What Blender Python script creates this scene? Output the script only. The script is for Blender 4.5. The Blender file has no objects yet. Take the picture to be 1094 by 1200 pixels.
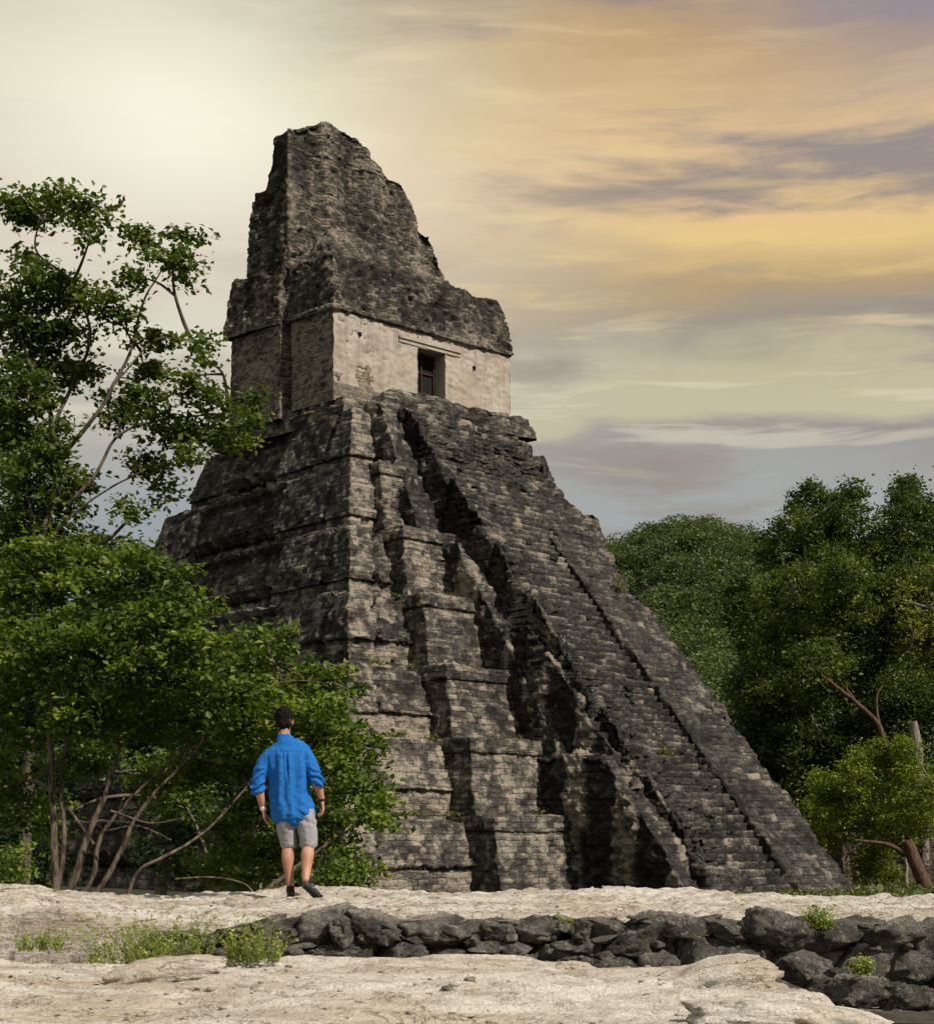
import bpy, bmesh, math, random
import numpy as np
from mathutils import Vector, Matrix
R = math.radians
S = bpy.context.scene
COL = S.collection

# ------------------------------------------------------------------ camera
F, CX, HY = 1770.0, 547.0, 985.0          # focal length, centre column and horizon row, in photo pixels
cam_d = bpy.data.cameras.new('camera'); cam = bpy.data.objects.new('camera', cam_d); COL.objects.link(cam)
cam.location = (0, 0, 0); cam.rotation_euler = (R(90), 0, 0)
cam_d.sensor_fit = 'VERTICAL'; cam_d.sensor_height = 36.0
cam_d.lens = F / 1200 * 36
cam_d.shift_y = (HY - 600) / 1200
cam_d.clip_start = 0.1; cam_d.clip_end = 20000
S.camera = cam
S.render.resolution_x, S.render.resolution_y = 933, 1024

# ------------------------------------------------------------------ world, sun, exposure
SUN_EL, SUN_DIR = R(43), (0.79, -0.61)
sun_az = math.atan2(SUN_DIR[0], SUN_DIR[1])
W = bpy.data.worlds.new('World'); S.world = W; W.use_nodes = True

class NT:
    """small helper for node trees"""
    def __init__(s, nt): s.t = nt
    def n(s, typ, **kw):
        nd = s.t.nodes.new(typ)
        ins = kw.pop('ins', {})
        for k, v in kw.items(): setattr(nd, k, v)
        for k, v in ins.items(): s.put(nd.inputs[k], v)
        return nd
    def put(s, sock, v):
        if isinstance(v, bpy.types.NodeSocket): s.t.links.new(v, sock)
        elif isinstance(v, bpy.types.Node): s.t.links.new(v.outputs[0], sock)
        else: sock.default_value = v
    def math(s, op, a, b=0.0, c=0.0, clamp=False):
        nd = s.n('ShaderNodeMath', operation=op, use_clamp=clamp)
        s.put(nd.inputs[0], a); s.put(nd.inputs[1], b); s.put(nd.inputs[2], c)
        return nd.outputs[0]
    def mix(s, f, a, b, blend='MIX'):
        nd = s.n('ShaderNodeMix', data_type='RGBA', blend_type=blend)
        s.put(nd.inputs[0], f)
        for q, v in ((6, a), (7, b)):
            if isinstance(v, (tuple, list)) and len(v) == 3: v = (*v, 1)
            s.put(nd.inputs[q], v)
        return nd.outputs[2]
    def noise(s, vec, scale, detail=4, rough=0.55, dist=0.0):
        nd = s.n('ShaderNodeTexNoise')
        if vec is not None: s.put(nd.inputs['Vector'], vec)
        nd.inputs['Scale'].default_value = scale; nd.inputs['Detail'].default_value = detail
        nd.inputs['Roughness'].default_value = rough; nd.inputs['Distortion'].default_value = dist
        return nd.outputs[0]
    def sstep(s, v, a, b):
        nd = s.n('ShaderNodeMapRange', interpolation_type='SMOOTHSTEP')
        s.put(nd.inputs[0], v); nd.inputs[1].default_value = a; nd.inputs[2].default_value = b
        return nd.outputs[0]
    def vec(s, x, y, z):
        nd = s.n('ShaderNodeCombineXYZ'); s.put(nd.inputs[0], x); s.put(nd.inputs[1], y); s.put(nd.inputs[2], z)
        return nd.outputs[0]
    def ramp(s, v, stops):
        nd = s.n('ShaderNodeValToRGB'); s.put(nd.inputs[0], v)
        e = nd.color_ramp.elements
        while len(e) > 1: e.remove(e[0])
        e[0].position = stops[0][0]; e[0].color = (*stops[0][1], 1)
        for p, c in stops[1:]:
            x = e.new(p); x.color = (*c, 1)
        return nd.outputs[0]

def srgb(r, g, b):
    f = lambda c: c / 12.92 if c <= .04045 else ((c + .055) / 1.055) ** 2.4
    return (f(r / 255), f(g / 255), f(b / 255))

def build_world():
    g = NT(W.node_tree); W.node_tree.nodes.clear()
    tc = g.n('ShaderNodeTexCoord'); sep = g.n('ShaderNodeSeparateXYZ', ins={0: tc.outputs['Generated']})
    x, y, z = sep.outputs
    az = g.math('DIVIDE', g.math('ARCTAN2', x, y), R(1))      # azimuth in degrees, north (+Y) = 0
    el = g.math('DIVIDE', g.math('ARCSINE', z), R(1))         # elevation in degrees
    # clear sky
    sky = g.n('ShaderNodeTexSky', sky_type='NISHITA', sun_disc=False)
    sky.sun_elevation = SUN_EL; sky.sun_rotation = sun_az; sky.dust_density = 2.0
    skyc = g.mix(1.0, sky.outputs[0], (.09, .09, .09), 'MULTIPLY')
    # warped coordinates for the streaky high cloud
    base = g.vec(g.math('MULTIPLY', az, .045), g.math('MULTIPLY', el, .16), 0.0)
    wn = g.n('ShaderNodeTexNoise', noise_dimensions='3D', ins={'Vector': base, 'Scale': 1.1, 'Detail': 3.0})
    off = g.n('ShaderNodeVectorMath', operation='SUBTRACT', ins={0: wn.outputs['Color'], 1: (.5, .5, .5)})
    off2 = g.n('ShaderNodeVectorMath', operation='SCALE', ins={0: off.outputs[0]}); off2.inputs['Scale'].default_value = .42
    wv = g.n('ShaderNodeVectorMath', operation='ADD', ins={0: base, 1: off2.outputs[0]}).outputs[0]
    n1 = g.noise(wv, 1.6, 7, .52)
    n2 = g.noise(g.n('ShaderNodeMapping', ins={'Vector': wv, 'Location': (3.1, 7.7, 0), 'Scale': (.9, 1.25, 1)}).outputs[0], 1.5, 7, .58, .25)
    n3 = g.noise(g.n('ShaderNodeMapping', ins={'Vector': wv, 'Location': (9.1, 2.7, 0), 'Scale': (1.5, 4.2, 1)}).outputs[0], 1.7, 6, .58, .2)
    # colours by elevation: grey band near the horizon, cream above it, pale yellow higher up
    elw = g.math('ADD', el, g.math('MULTIPLY', g.math('SUBTRACT', n1, .5), 6.5))
    elr = g.math('DIVIDE', elw, 40.0, clamp=True)
    left = g.ramp(elr, [(0, srgb(130, 146, 156)), (.27, srgb(140, 150, 156)), (.33, srgb(160, 160, 158)), (.39, srgb(186, 178, 164)), (.45, srgb(214, 210, 190)),
                        (.54, srgb(210, 198, 182)), (.63, srgb(214, 208, 184)), (.72, srgb(198, 192, 166)), (1, srgb(176, 178, 172))])
    right = g.ramp(elr, [(0, srgb(142, 154, 158)), (.27, srgb(156, 164, 164)), (.33, srgb(158, 158, 154)), (.365, srgb(150, 144, 138)), (.385, srgb(190, 182, 152)), (.43, srgb(188, 178, 148)), (.46, srgb(152, 142, 128)),
                         (.50, srgb(176, 152, 112)), (.545, srgb(222, 190, 128)), (.59, srgb(224, 190, 138)), (.64, srgb(214, 182, 132)), (.70, srgb(190, 156, 108)), (.78, srgb(150, 130, 112)), (.9, srgb(136, 126, 130)), (1, srgb(126, 122, 134))])
    azf = g.sstep(g.math('ADD', az, g.math('MULTIPLY', g.math('SUBTRACT', n1, .5), 14.0)), -13.0, 11.0)
    c = g.mix(azf, left, right)
    # grey-violet cloud streaks
    m = g.math('MULTIPLY', g.sstep(n2, .47, .64), g.math('ADD', .18, g.math('MULTIPLY', azf, .78)))
    c = g.mix(m, c, srgb(146, 134, 126))
    # warm lit streaks
    m2 = g.math('MULTIPLY', g.math('MULTIPLY', g.sstep(n3, .50, .70), .42), g.sstep(el, 12.0, 18.0))
    c = g.mix(m2, c, g.mix(azf, srgb(222, 214, 186), srgb(236, 204, 134)))
    # thin bright gaps low down
    m3 = g.math('MULTIPLY', g.sstep(n3, .53, .64), g.math('MULTIPLY', g.sstep(el, 13, 15), g.sstep(el, 20, 16.5)))
    c = g.mix(g.math('MULTIPLY', m3, .45), c, srgb(208, 204, 188))
    # glow of the veiled low sun, upper left
    d2 = g.math('ADD', g.math('POWER', g.math('DIVIDE', g.math('ADD', az, 10.8), 6.5), 2.0), g.math('POWER', g.math('DIVIDE', g.math('SUBTRACT', el, 25.3), 3.6), 2.0))
    gl = g.math('EXPONENT', g.math('MULTIPLY', d2, -1.0))
    c = g.mix(g.math('MULTIPLY', gl, .72), c, srgb(250, 248, 226))
    # dusky violet upper right
    d3 = g.math('MULTIPLY', g.sstep(g.math('ADD', az, g.math('MULTIPLY', n2, 10)), 9.0, 22.0), g.sstep(g.math('ADD', el, g.math('MULTIPLY', n2, 4)), 24.0, 31.0))
    c = g.mix(g.math('MULTIPLY', d3, .8), c, srgb(138, 132, 146))
    mx = g.mix(.94, skyc, c)
    bg = g.n('ShaderNodeBackground', ins={'Color': mx, 'Strength': .82})
    # the sky seen from the rest of the sphere is the same cloudy air, a little dimmer
    out = g.n('ShaderNodeOutputWorld', ins={'Surface': bg.outputs[0]})
build_world()

sl = bpy.data.lights.new('sun', 'SUN'); sl.energy = 3.9; sl.angle = R(0.6); sl.color = (1.0, .93, .82)
so = bpy.data.objects.new('sun', sl); COL.objects.link(so)
h = math.hypot(*SUN_DIR); tosun = Vector((SUN_DIR[0] / h * math.cos(SUN_EL), SUN_DIR[1] / h * math.cos(SUN_EL), math.sin(SUN_EL)))
so.rotation_euler = tosun.to_track_quat('Z', 'Y').to_euler()
S.view_settings.view_transform = 'Standard'; S.view_settings.look = 'None'
S.view_settings.exposure = 0.46; S.view_settings.gamma = 1
S.render.engine = 'CYCLES'
S.cycles.max_bounces = 6; S.cycles.diffuse_bounces = 2; S.cycles.transmission_bounces = 3; S.cycles.transparent_max_bounces = 4

# ------------------------------------------------------------------ helpers
def at(px, py, Y):
    """a point of the place at depth Y in the direction of photo pixel (px, py)"""
    return np.array([(px - CX) / F * Y, Y, (HY - py) / F * Y])

def hsh(a, b, c, seed=0):
    h = (a.astype(np.int64) * 374761393 + b.astype(np.int64) * 668265263 + c.astype(np.int64) * 2147483647 + seed * 974634777) & 0xffffffff
    h = ((h ^ (h >> 13)) * 1274126177) & 0xffffffff
    h = ((h ^ (h >> 16)) * 2246822519) & 0xffffffff
    return ((h ^ (h >> 15)) & 0xffffff) / float(0xffffff)

def vnoise(p, seed=0):
    i = np.floor(p).astype(np.int64); f = p - i; f = f * f * (3 - 2 * f)
    r = 0
    for dx in (0, 1):
        wx = f[:, 0] if dx else 1 - f[:, 0]
        for dy in (0, 1):
            wy = f[:, 1] if dy else 1 - f[:, 1]
            for dz in (0, 1):
                wz = f[:, 2] if dz else 1 - f[:, 2]
                r = r + wx * wy * wz * hsh(i[:, 0] + dx, i[:, 1] + dy, i[:, 2] + dz, seed)
    return r

def fbm(p, scale, oct=4, seed=0, gain=.5):
    """fractal noise in about -1..1"""
    if np.isscalar(scale): scale = (scale,) * 3
    q = p * np.array(scale); s = 0; a = 1; t = 0
    for k in range(oct):
        s = s + a * (vnoise(q, seed + k * 17) * 2 - 1); t += a; a *= gain; q = q * 2.03 + 11.3
    return s / t * 1.5

def sst(x, a, b):
    t = np.clip((x - a) / (b - a), 0, 1); return t * t * (3 - 2 * t)

def mesh_np(name, V, faces, mat, attrs=None, smooth=True, parent=None, link=True):
    """V (n,3) array, faces (m,k) int array of quads or tris"""
    me = bpy.data.meshes.new(name)
    V = np.asarray(V, dtype=np.float32); faces = np.asarray(faces, dtype=np.int32)
    k = faces.shape[1]; m = len(faces)
    me.vertices.add(len(V)); me.vertices.foreach_set('co', V.ravel())
    me.loops.add(m * k); me.loops.foreach_set('vertex_index', faces.ravel())
    me.polygons.add(m); me.polygons.foreach_set('loop_start', np.arange(0, m * k, k, dtype=np.int32))
    me.polygons.foreach_set('use_smooth', np.full(m, smooth, dtype=bool))
    for an, av in (attrs or {}).items():
        at_ = me.attributes.new(an, 'FLOAT', 'POINT'); at_.data.foreach_set('value', np.asarray(av, dtype=np.float32))
    me.update(calc_edges=True); me.validate()
    if mat: me.materials.append(mat)
    o = bpy.data.objects.new(name, me)
    if link: COL.objects.link(o)
    if parent: o.parent = parent
    return o

def tag(o, label=None, cat=None, group=None, kind=None):
    if label: o['label'] = label
    if cat: o['category'] = cat
    if group: o['group'] = group
    if kind: o['kind'] = kind
    return o

def empty(name, loc=(0, 0, 0)):
    o = bpy.data.objects.new(name, None); COL.objects.link(o); o.location = loc; o.empty_display_size = .3
    return o

def grid_faces(nr, nc, cyc=False):
    r = np.arange(nr - 1)[:, None]; c = np.arange(nc if cyc else nc - 1)[None, :]
    c2 = (c + 1) % nc
    return np.stack([r * nc + c, r * nc + c2, (r + 1) * nc + c2, (r + 1) * nc + c], -1).reshape(-1, 4)

# ------------------------------------------------------------------ materials
def new_mat(name):
    m = bpy.data.materials.new(name); m.use_nodes = True; m.node_tree.nodes.clear()
    return m, NT(m.node_tree)

def finish(m, g, col, rough=.9, bump=None, bdist=.03, bstr=1.0, spec=.25, extra=None):
    b = g.n('ShaderNodeBsdfPrincipled'); g.put(b.inputs['Base Color'], col if not (isinstance(col, tuple)) else (*col, 1))
    g.put(b.inputs['Roughness'], rough); b.inputs['Specular IOR Level'].default_value = spec
    if bump is not None:
        bn = g.n('ShaderNodeBump', ins={'Height': bump}); bn.inputs['Distance'].default_value = bdist; bn.inputs['Strength'].default_value = bstr
        g.put(b.inputs['Normal'], bn.outputs[0])
    g.n('ShaderNodeOutputMaterial', ins={'Surface': b.outputs[0]})
    return m

def mat_stone(name, row=.30, bw=.62, z0=0.0, dark=(.038, .035, .032), mid=(.146, .133, .117), light=(.49, .425, .335), tint=1.0):
    """weathered limestone: 'fresh' (vertex attribute) says how pale the block is, from missing lichen and painted light"""
    m, g = new_mat(name)
    geo = g.n('ShaderNodeNewGeometry').outputs['Position']
    fr = g.n('ShaderNodeAttribute', attribute_name='paleness').outputs['Fac']
    blk = g.n('ShaderNodeAttribute', attribute_name='block').outputs['Fac']
    a = g.noise(geo, 2.2, 6, .62); b_ = g.noise(geo, 9.0, 4, .65)
    co = g.noise(g.n('ShaderNodeMapping', ins={'Vector': geo, 'Scale': (1.9, 1.9, 6.0)}).outputs[0], 1.0, 6, .68)
    fl = g.sstep(g.noise(g.n('ShaderNodeMapping', ins={'Vector': geo, 'Scale': (3.2, 3.2, 6.5)}).outputs[0], 1.3, 3, .5), .60, .68)
    v = g.math('ADD', fr, g.math('MULTIPLY', g.math('SUBTRACT', a, .5), .9))
    v = g.math('ADD', v, g.math('MULTIPLY', g.math('SUBTRACT', b_, .5), .7))
    v = g.math('ADD', v, g.math('MULTIPLY', g.math('SUBTRACT', co, .5), 1.15))
    v = g.math('ADD', v, g.math('MULTIPLY', fl, .22))
    sc = g.n('ShaderNodeAttribute', attribute_name='sc').outputs['Fac']
    zz = g.n('ShaderNodeSeparateXYZ', ins={0: geo}).outputs[2]
    w1 = g.math('MULTIPLY', g.math('SUBTRACT', g.noise(geo, 1.1, 3, .5), .5), .22); w2 = g.math('MULTIPLY', g.math('SUBTRACT', g.noise(geo, 2.3, 3, .5), .5), .45)
    bk = g.n('ShaderNodeTexBrick', ins={'Vector': g.vec(g.math('ADD', sc, w2), g.math('ADD', g.math('SUBTRACT', zz, z0), w1 if z0 == 0 else g.math('MULTIPLY', w1, .3)), 0.0), 'Color1': (0, 0, 0, 1), 'Color2': (1, 1, 1, 1), 'Mortar': (.5, .5, .5, 1)})
    bk.inputs['Scale'].default_value = 1.0; bk.inputs['Mortar Size'].default_value = .022; bk.inputs['Mortar Smooth'].default_value = .6
    bk.inputs['Brick Width'].default_value = bw; bk.inputs['Row Height'].default_value = row
    mort = g.math('MULTIPLY', bk.outputs['Fac'], g.sstep(g.noise(geo, .8, 3, .5), .36, .52))
    brnd = g.n('ShaderNodeSeparateColor', ins={0: bk.outputs['Color']}).outputs[0]
    v = g.math('ADD', v, g.math('MULTIPLY', g.math('SUBTRACT', brnd, .5), .30))
    v = g.math('SUBTRACT', v, g.math('MULTIPLY', mort, .30))
    v = g.math('ADD', v, g.math('MULTIPLY', g.math('SUBTRACT', blk, .5), .22))
    c = g.ramp(v, [(0.05, dark), (.32, tuple(x * .55 + y * .45 for x, y in zip(dark, mid))), (.52, mid), (.72, tuple((x + y) / 2 for x, y in zip(mid, light))), (.95, light)])
    n3 = g.noise(geo, .9, 3, .5)
    c = g.mix(g.math('MULTIPLY', g.sstep(n3, .42, .62), .35), c, (.86, .93, 1.0), 'MULTIPLY')
    gr = g.noise(geo, 28.0, 2, .5)
    c = g.mix(g.math('MULTIPLY', g.sstep(gr, .30, .70), .35), g.mix(1.0, c, (.62, .60, .58), 'MULTIPLY'), c)
    bm = g.math('SUBTRACT', g.math('ADD', g.math('ADD', g.noise(geo, 7.0, 5, .65), g.math('MULTIPLY', co, 1.2)), g.math('ADD', g.math('MULTIPLY', g.noise(geo, 30.0, 2, .5), .4), g.math('MULTIPLY', brnd, .25))), g.math('MULTIPLY', mort, .55))
    return finish(m, g, c, .95, bm, .12, 1.0, .1)

M = {}
M['stone'] = mat_stone('lichen_stone')
M['stair'] = mat_stone('stair_stone', row=.3824, bw=.8, z0=-2.9, dark=(.034, .032, .031), mid=(.125, .115, .104), light=(.44, .38, .30))
M['upper'] = mat_stone('roof_stone', row=.21, bw=.42, dark=(.042, .038, .034), mid=(.155, .138, .116), light=(.44, .37, .29))

def mat_plaster():
    m, g = new_mat('pale_plaster_wall')
    geo = g.n('ShaderNodeNewGeometry').outputs['Position']
    fr = g.n('ShaderNodeAttribute', attribute_name='paleness').outputs['Fac']
    a = g.noise(geo, .8, 5, .6); b_ = g.noise(geo, 6.0, 5, .7)
    st = g.noise(g.n('ShaderNodeMapping', ins={'Vector': geo, 'Scale': (2.0, 2.0, .35)}).outputs[0], 1.2, 4, .6)
    c = g.mix(g.sstep(a, .38, .62), (.37, .30, .24), (.43, .385, .325))
    c = g.mix(g.math('MULTIPLY', g.sstep(b_, .50, .66), .45), c, (.30, .23, .175))
    c = g.mix(g.math('MULTIPLY', g.sstep(st, .46, .66), .6), c, (.25, .23, .20))
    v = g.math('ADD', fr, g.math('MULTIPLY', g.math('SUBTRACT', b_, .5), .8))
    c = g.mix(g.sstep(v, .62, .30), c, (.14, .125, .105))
    bm = g.math('ADD', g.noise(geo, 6.0, 5, .7), g.noise(geo, 22.0, 2, .5))
    return finish(m, g, c, .95, bm, .07, .8, .1)
M['plaster'] = mat_plaster()

def mat_pale_rock(name, stain=.5, edge=0.0):
    m, g = new_mat(name)
    geo = g.n('ShaderNodeNewGeometry')
    pos = geo.outputs['Position']
    stretch = g.n('ShaderNodeMapping', ins={'Vector': pos, 'Scale': (.55, 1.0, 3.0)}).outputs[0]
    a = g.noise(stretch, 1.3, 6, .6, .3); b_ = g.noise(stretch, 5.0, 6, .68); f = g.noise(pos, 40.0, 4, .65)
    c = g.mix(g.sstep(a, .38, .62), (.63, .595, .53), (.48, .415, .33))
    c = g.mix(g.math('MULTIPLY', g.sstep(b_, .46, .66), .60), c, (.31, .245, .175))
    c = g.mix(g.math('MULTIPLY', g.sstep(f, .45, .72), .45 + .25 * (stain > .6)), c, (.24, .20, .155))
    if stain > .6: c = g.mix(g.math('MULTIPLY', g.sstep(g.noise(stretch, 14.0, 4, .7), .54, .64), .7), c, (.17, .145, .115))
    ck = g.noise(g.n('ShaderNodeMapping', ins={'Vector': pos, 'Scale': (1.0, 1.6, 3.0)}).outputs[0], 1.8, 5, .62, .6)
    crack = g.sstep(g.math('ABSOLUTE', g.math('SUBTRACT', ck, .5)), .012, .002)
    crack = g.math('MULTIPLY', crack, g.sstep(a, .40, .60))
    c = g.mix(g.math('MULTIPLY', crack, .38), c, (.17, .125, .085))
    pit = g.sstep(g.noise(g.n('ShaderNodeMapping', ins={'Vector': pos, 'Scale': (.7, 1, 1)}).outputs[0], 22.0, 4, .6), .62, .70)
    c = g.mix(g.math('MULTIPLY', pit, .55), c, (.20, .155, .11))
    cav = g.n('ShaderNodeAttribute', attribute_name='paleness').outputs['Fac']
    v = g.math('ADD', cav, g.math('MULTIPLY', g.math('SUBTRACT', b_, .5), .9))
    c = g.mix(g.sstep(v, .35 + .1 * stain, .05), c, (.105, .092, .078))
    bm = g.math('ADD', g.math('MULTIPLY', g.noise(stretch, 7.0, 6, .7), 1.3), g.math('MULTIPLY', g.noise(pos, 45.0, 4, .7), .55))
    bm = g.math('SUBTRACT', bm, g.math('ADD', g.math('MULTIPLY', crack, .35), g.math('MULTIPLY', pit, .3)))
    return finish(m, g, c, .93, bm, .04, 1.0, .15)
M['pale'] = mat_pale_rock('pale_limestone')
M['pave'] = mat_pale_rock('worn_platform_stone', .9)

def mat_wallrock():
    m, g = new_mat('dark_weathered_rock')
    geo = g.n('ShaderNodeNewGeometry'); pos = geo.outputs['Position']
    fr = g.n('ShaderNodeAttribute', attribute_name='paleness').outputs['Fac']
    a = g.noise(pos, 3.0, 6, .65); b_ = g.noise(pos, 14.0, 6, .7); f = g.noise(pos, 60.0, 3, .6)
    c = g.mix(g.sstep(a, .35, .65), (.052, .048, .043), (.14, .127, .112))
    c = g.mix(g.math('MULTIPLY', g.sstep(b_, .46, .60), .75), c, (.22, .20, .175))
    sp = g.sstep(g.noise(pos, 26.0, 5, .7), .53, .62)
    c = g.mix(g.math('MULTIPLY', sp, .6), c, (.33, .305, .26))
    dk = g.sstep(g.noise(pos, 7.0, 4, .6), .50, .60)
    c = g.mix(g.math('MULTIPLY', dk, .7), c, (.034, .031, .028))
    ms = g.sstep(g.noise(pos, 5.0, 4, .6), .56, .66)
    c = g.mix(g.math('MULTIPLY', ms, .35), c, (.07, .075, .025))
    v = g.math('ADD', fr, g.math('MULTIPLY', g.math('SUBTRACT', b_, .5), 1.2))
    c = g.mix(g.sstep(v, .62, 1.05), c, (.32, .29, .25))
    c = g.mix(g.math('MULTIPLY', g.sstep(f, .5, .7), .4), c, (.03, .027, .025))
    bm = g.math('ADD', g.math('MULTIPLY', g.noise(pos, 12.0, 6, .75), 1.6), g.math('MULTIPLY', f, .5))
    return finish(m, g, c, .95, bm, .05, 1.0, .12)
M['wallrock'] = mat_wallrock()

def mat_leaf(name, c1, c2, c3, trans=.35):
    m, g = new_mat(name)
    t = g.n('ShaderNodeAttribute', attribute_name='tone').outputs['Fac']
    c = g.ramp(t, [(0, c1), (.5, c2), (1, c3)])
    b = g.n('ShaderNodeBsdfPrincipled'); g.put(b.inputs['Base Color'], c); b.inputs['Roughness'].default_value = .5
    b.inputs['Specular IOR Level'].default_value = .35
    tr = g.n('ShaderNodeBsdfTranslucent'); g.put(tr.inputs[0], g.mix(1.0, c, (1.25, 1.5, .45), 'MULTIPLY'))
    mx = g.n('ShaderNodeMixShader'); mx.inputs[0].default_value = trans
    g.put(mx.inputs[1], b.outputs[0]); g.put(mx.inputs[2], tr.outputs[0])
    g.n('ShaderNodeOutputMaterial', ins={'Surface': mx.outputs[0]})
    return m
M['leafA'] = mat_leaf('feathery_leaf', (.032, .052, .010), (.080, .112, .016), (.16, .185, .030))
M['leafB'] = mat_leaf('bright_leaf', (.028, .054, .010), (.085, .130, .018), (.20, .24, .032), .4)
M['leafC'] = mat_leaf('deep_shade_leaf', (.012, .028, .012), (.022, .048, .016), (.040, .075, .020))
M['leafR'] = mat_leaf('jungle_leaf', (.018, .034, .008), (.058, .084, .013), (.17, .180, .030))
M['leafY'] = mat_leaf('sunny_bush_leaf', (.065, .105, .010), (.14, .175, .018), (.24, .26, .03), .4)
M['leafH'] = mat_leaf('hill_forest_leaf', (.050, .076, .026), (.080, .112, .036), (.125, .150, .052), .25)  # distance haze mixed into the leaf colours
M['moss'] = mat_leaf('ledge_grass_green', (.06, .07, .02), (.10, .12, .03), (.19, .19, .06), .3)
M['weed'] = mat_leaf('weed_green', (.13, .17, .03), (.24, .28, .06), (.42, .42, .14), .4)

def mat_bark(name, c1, c2):
    m, g = new_mat(name)
    pos = g.n('ShaderNodeNewGeometry').outputs['Position']
    s = g.n('ShaderNodeMapping', ins={'Vector': pos, 'Scale': (4, 4, 1)}).outputs[0]
    a = g.noise(s, 3.0, 5, .6)
    return finish(m, g, g.mix(g.sstep(a, .4, .6), c1, c2), .85, a, .03)
M['bark'] = mat_bark('reddish_bark', (.045, .030, .022), (.15, .115, .088))
M['barkA'] = mat_bark('brown_bark', (.050, .038, .028), (.14, .11, .085))
M['barkd'] = mat_bark('dark_bark', (.045, .024, .016), (.11, .065, .04))
M['barkg'] = mat_bark('grey_bark', (.10, .085, .07), (.25, .21, .17))

def mat_plain(name, c1, c2, scale=8, rough=.9, bump=.01):
    m, g = new_mat(name)
    pos = g.n('ShaderNodeNewGeometry').outputs['Position']
    a = g.noise(pos, scale, 5, .6)
    return finish(m, g, g.mix(g.sstep(a, .35, .65), c1, c2), rough, a, bump)
M['soil'] = mat_plain('forest_floor', (.028, .024, .016), (.03, .036, .014), .3)
M['dirt'] = mat_plain('dark_soil', (.035, .03, .024), (.08, .07, .05), 4)
M['mount'] = mat_plain('far_mountain', (.05, .075, .06), (.07, .09, .07), .004)
M['wood'] = mat_plain('old_red_wood', (.025, .014, .010), (.055, .030, .022), 6)
M['black'] = mat_plain('dark_room', (.006, .005, .005), (.010, .009, .008), 6)  # near-black stands for unlit depth in the doorway and vents
M['iron'] = mat_plain('rail_iron', (.05, .05, .05), (.08, .08, .075), 6)
M['ruin'] = mat_stone('brown_ruin_stone', dark=(.05, .04, .03), mid=(.13, .10, .075), light=(.28, .22, .16))

# ------------------------------------------------------------------ lofted, block-faced masonry
class Frame:
    def __init__(s, o, u, v):
        s.o = np.array(o, float); s.u = np.array(u, float) / np.linalg.norm(u); s.v = np.array(v, float) / np.linalg.norm(v)
    def w(s, a, b, z):
        a = np.asarray(a, float); b = np.asarray(b, float)
        x = s.o[0] + a * s.u[0] + b * s.v[0]; y = s.o[1] + a * s.u[1] + b * s.v[1]
        return np.stack([x, y, np.broadcast_to(z, x.shape)], -1)
PY = Frame((-6.7, 88.3), (.732, .681), (-.670, .742))       # pyramid: a = along the front, b = into the depth, origin at the near top corner
BD = Frame((-7.95, 90.1), (.77, .638), (-.756, .654))       # the building on top

def loft(name, fr, levels, mat, fn, res=.12, back=.6, parent=None, resl=None, resr=None):
    """levels: (z, a0, a1, b0, b1) from bottom to top; fn(side, s, z, P, a, b) -> displacement, fresh, block"""
    resl = resl or res; resr = resr or back
    L = np.array(levels, float); rows = [L[0]]
    for k in range(len(L) - 1):
        p, q = L[k], L[k + 1]
        d = max(abs(q[0] - p[0]), min(np.abs(q[1:] - p[1:]).max(), 6.0)); n = max(1, int(math.ceil(d / res)))
        for i in range(1, n + 1): rows.append(p + (q - p) * i / n)
    Rw = np.array(rows)
    wa = (Rw[:, 2] - Rw[:, 1]).max(); wb = (Rw[:, 4] - Rw[:, 3]).max()
    nf = max(2, int(wa / res)); nr = max(2, int(wb / resr)); nb = max(2, int(wa / back)); nl = max(2, int(wb / resl))
    t = np.concatenate([np.arange(nf) / nf, np.arange(nr) / nr, np.arange(nb) / nb, np.arange(nl) / nl])
    side = np.concatenate([np.full(nf, 0), np.full(nr, 1), np.full(nb, 2), np.full(nl, 3)])
    z = Rw[:, 0:1]; a0, a1, b0, b1 = (Rw[:, i:i + 1] for i in (1, 2, 3, 4))
    T = t[None, :]; SD = np.broadcast_to(side[None, :], (len(Rw), len(t)))
    A = np.where(SD == 0, a0 + (a1 - a0) * T, np.where(SD == 1, a1, np.where(SD == 2, a1 + (a0 - a1) * T, a0)))
    B = np.where(SD == 0, b0, np.where(SD == 1, b0 + (b1 - b0) * T, np.where(SD == 2, b1, b1 + (b0 - b1) * T)))
    Z = np.broadcast_to(z, A.shape)
    P = fr.w(A, B, Z)
    du = np.roll(P, -1, 1) - np.roll(P, 1, 1)
    dv = np.gradient(P, axis=0)
    dn = np.cross(du, dv); ln = np.linalg.norm(dn, axis=-1, keepdims=True); N = dn / np.maximum(ln, 1e-9)
    flat = P.reshape(-1, 3)
    d, paleness, blk = fn(SD.ravel(), np.where((SD == 0) | (SD == 2), A, B).ravel(), Z.ravel(), flat, A.ravel(), B.ravel())
    V = flat + N.reshape(-1, 3) * d[:, None]
    return mesh_np(name, V, grid_faces(P.shape[0], P.shape[1], True), mat, {'paleness': paleness, 'block': blk, 'sc': np.where((SD == 0) | (SD == 2), A, B).ravel()}, parent=parent)

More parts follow.
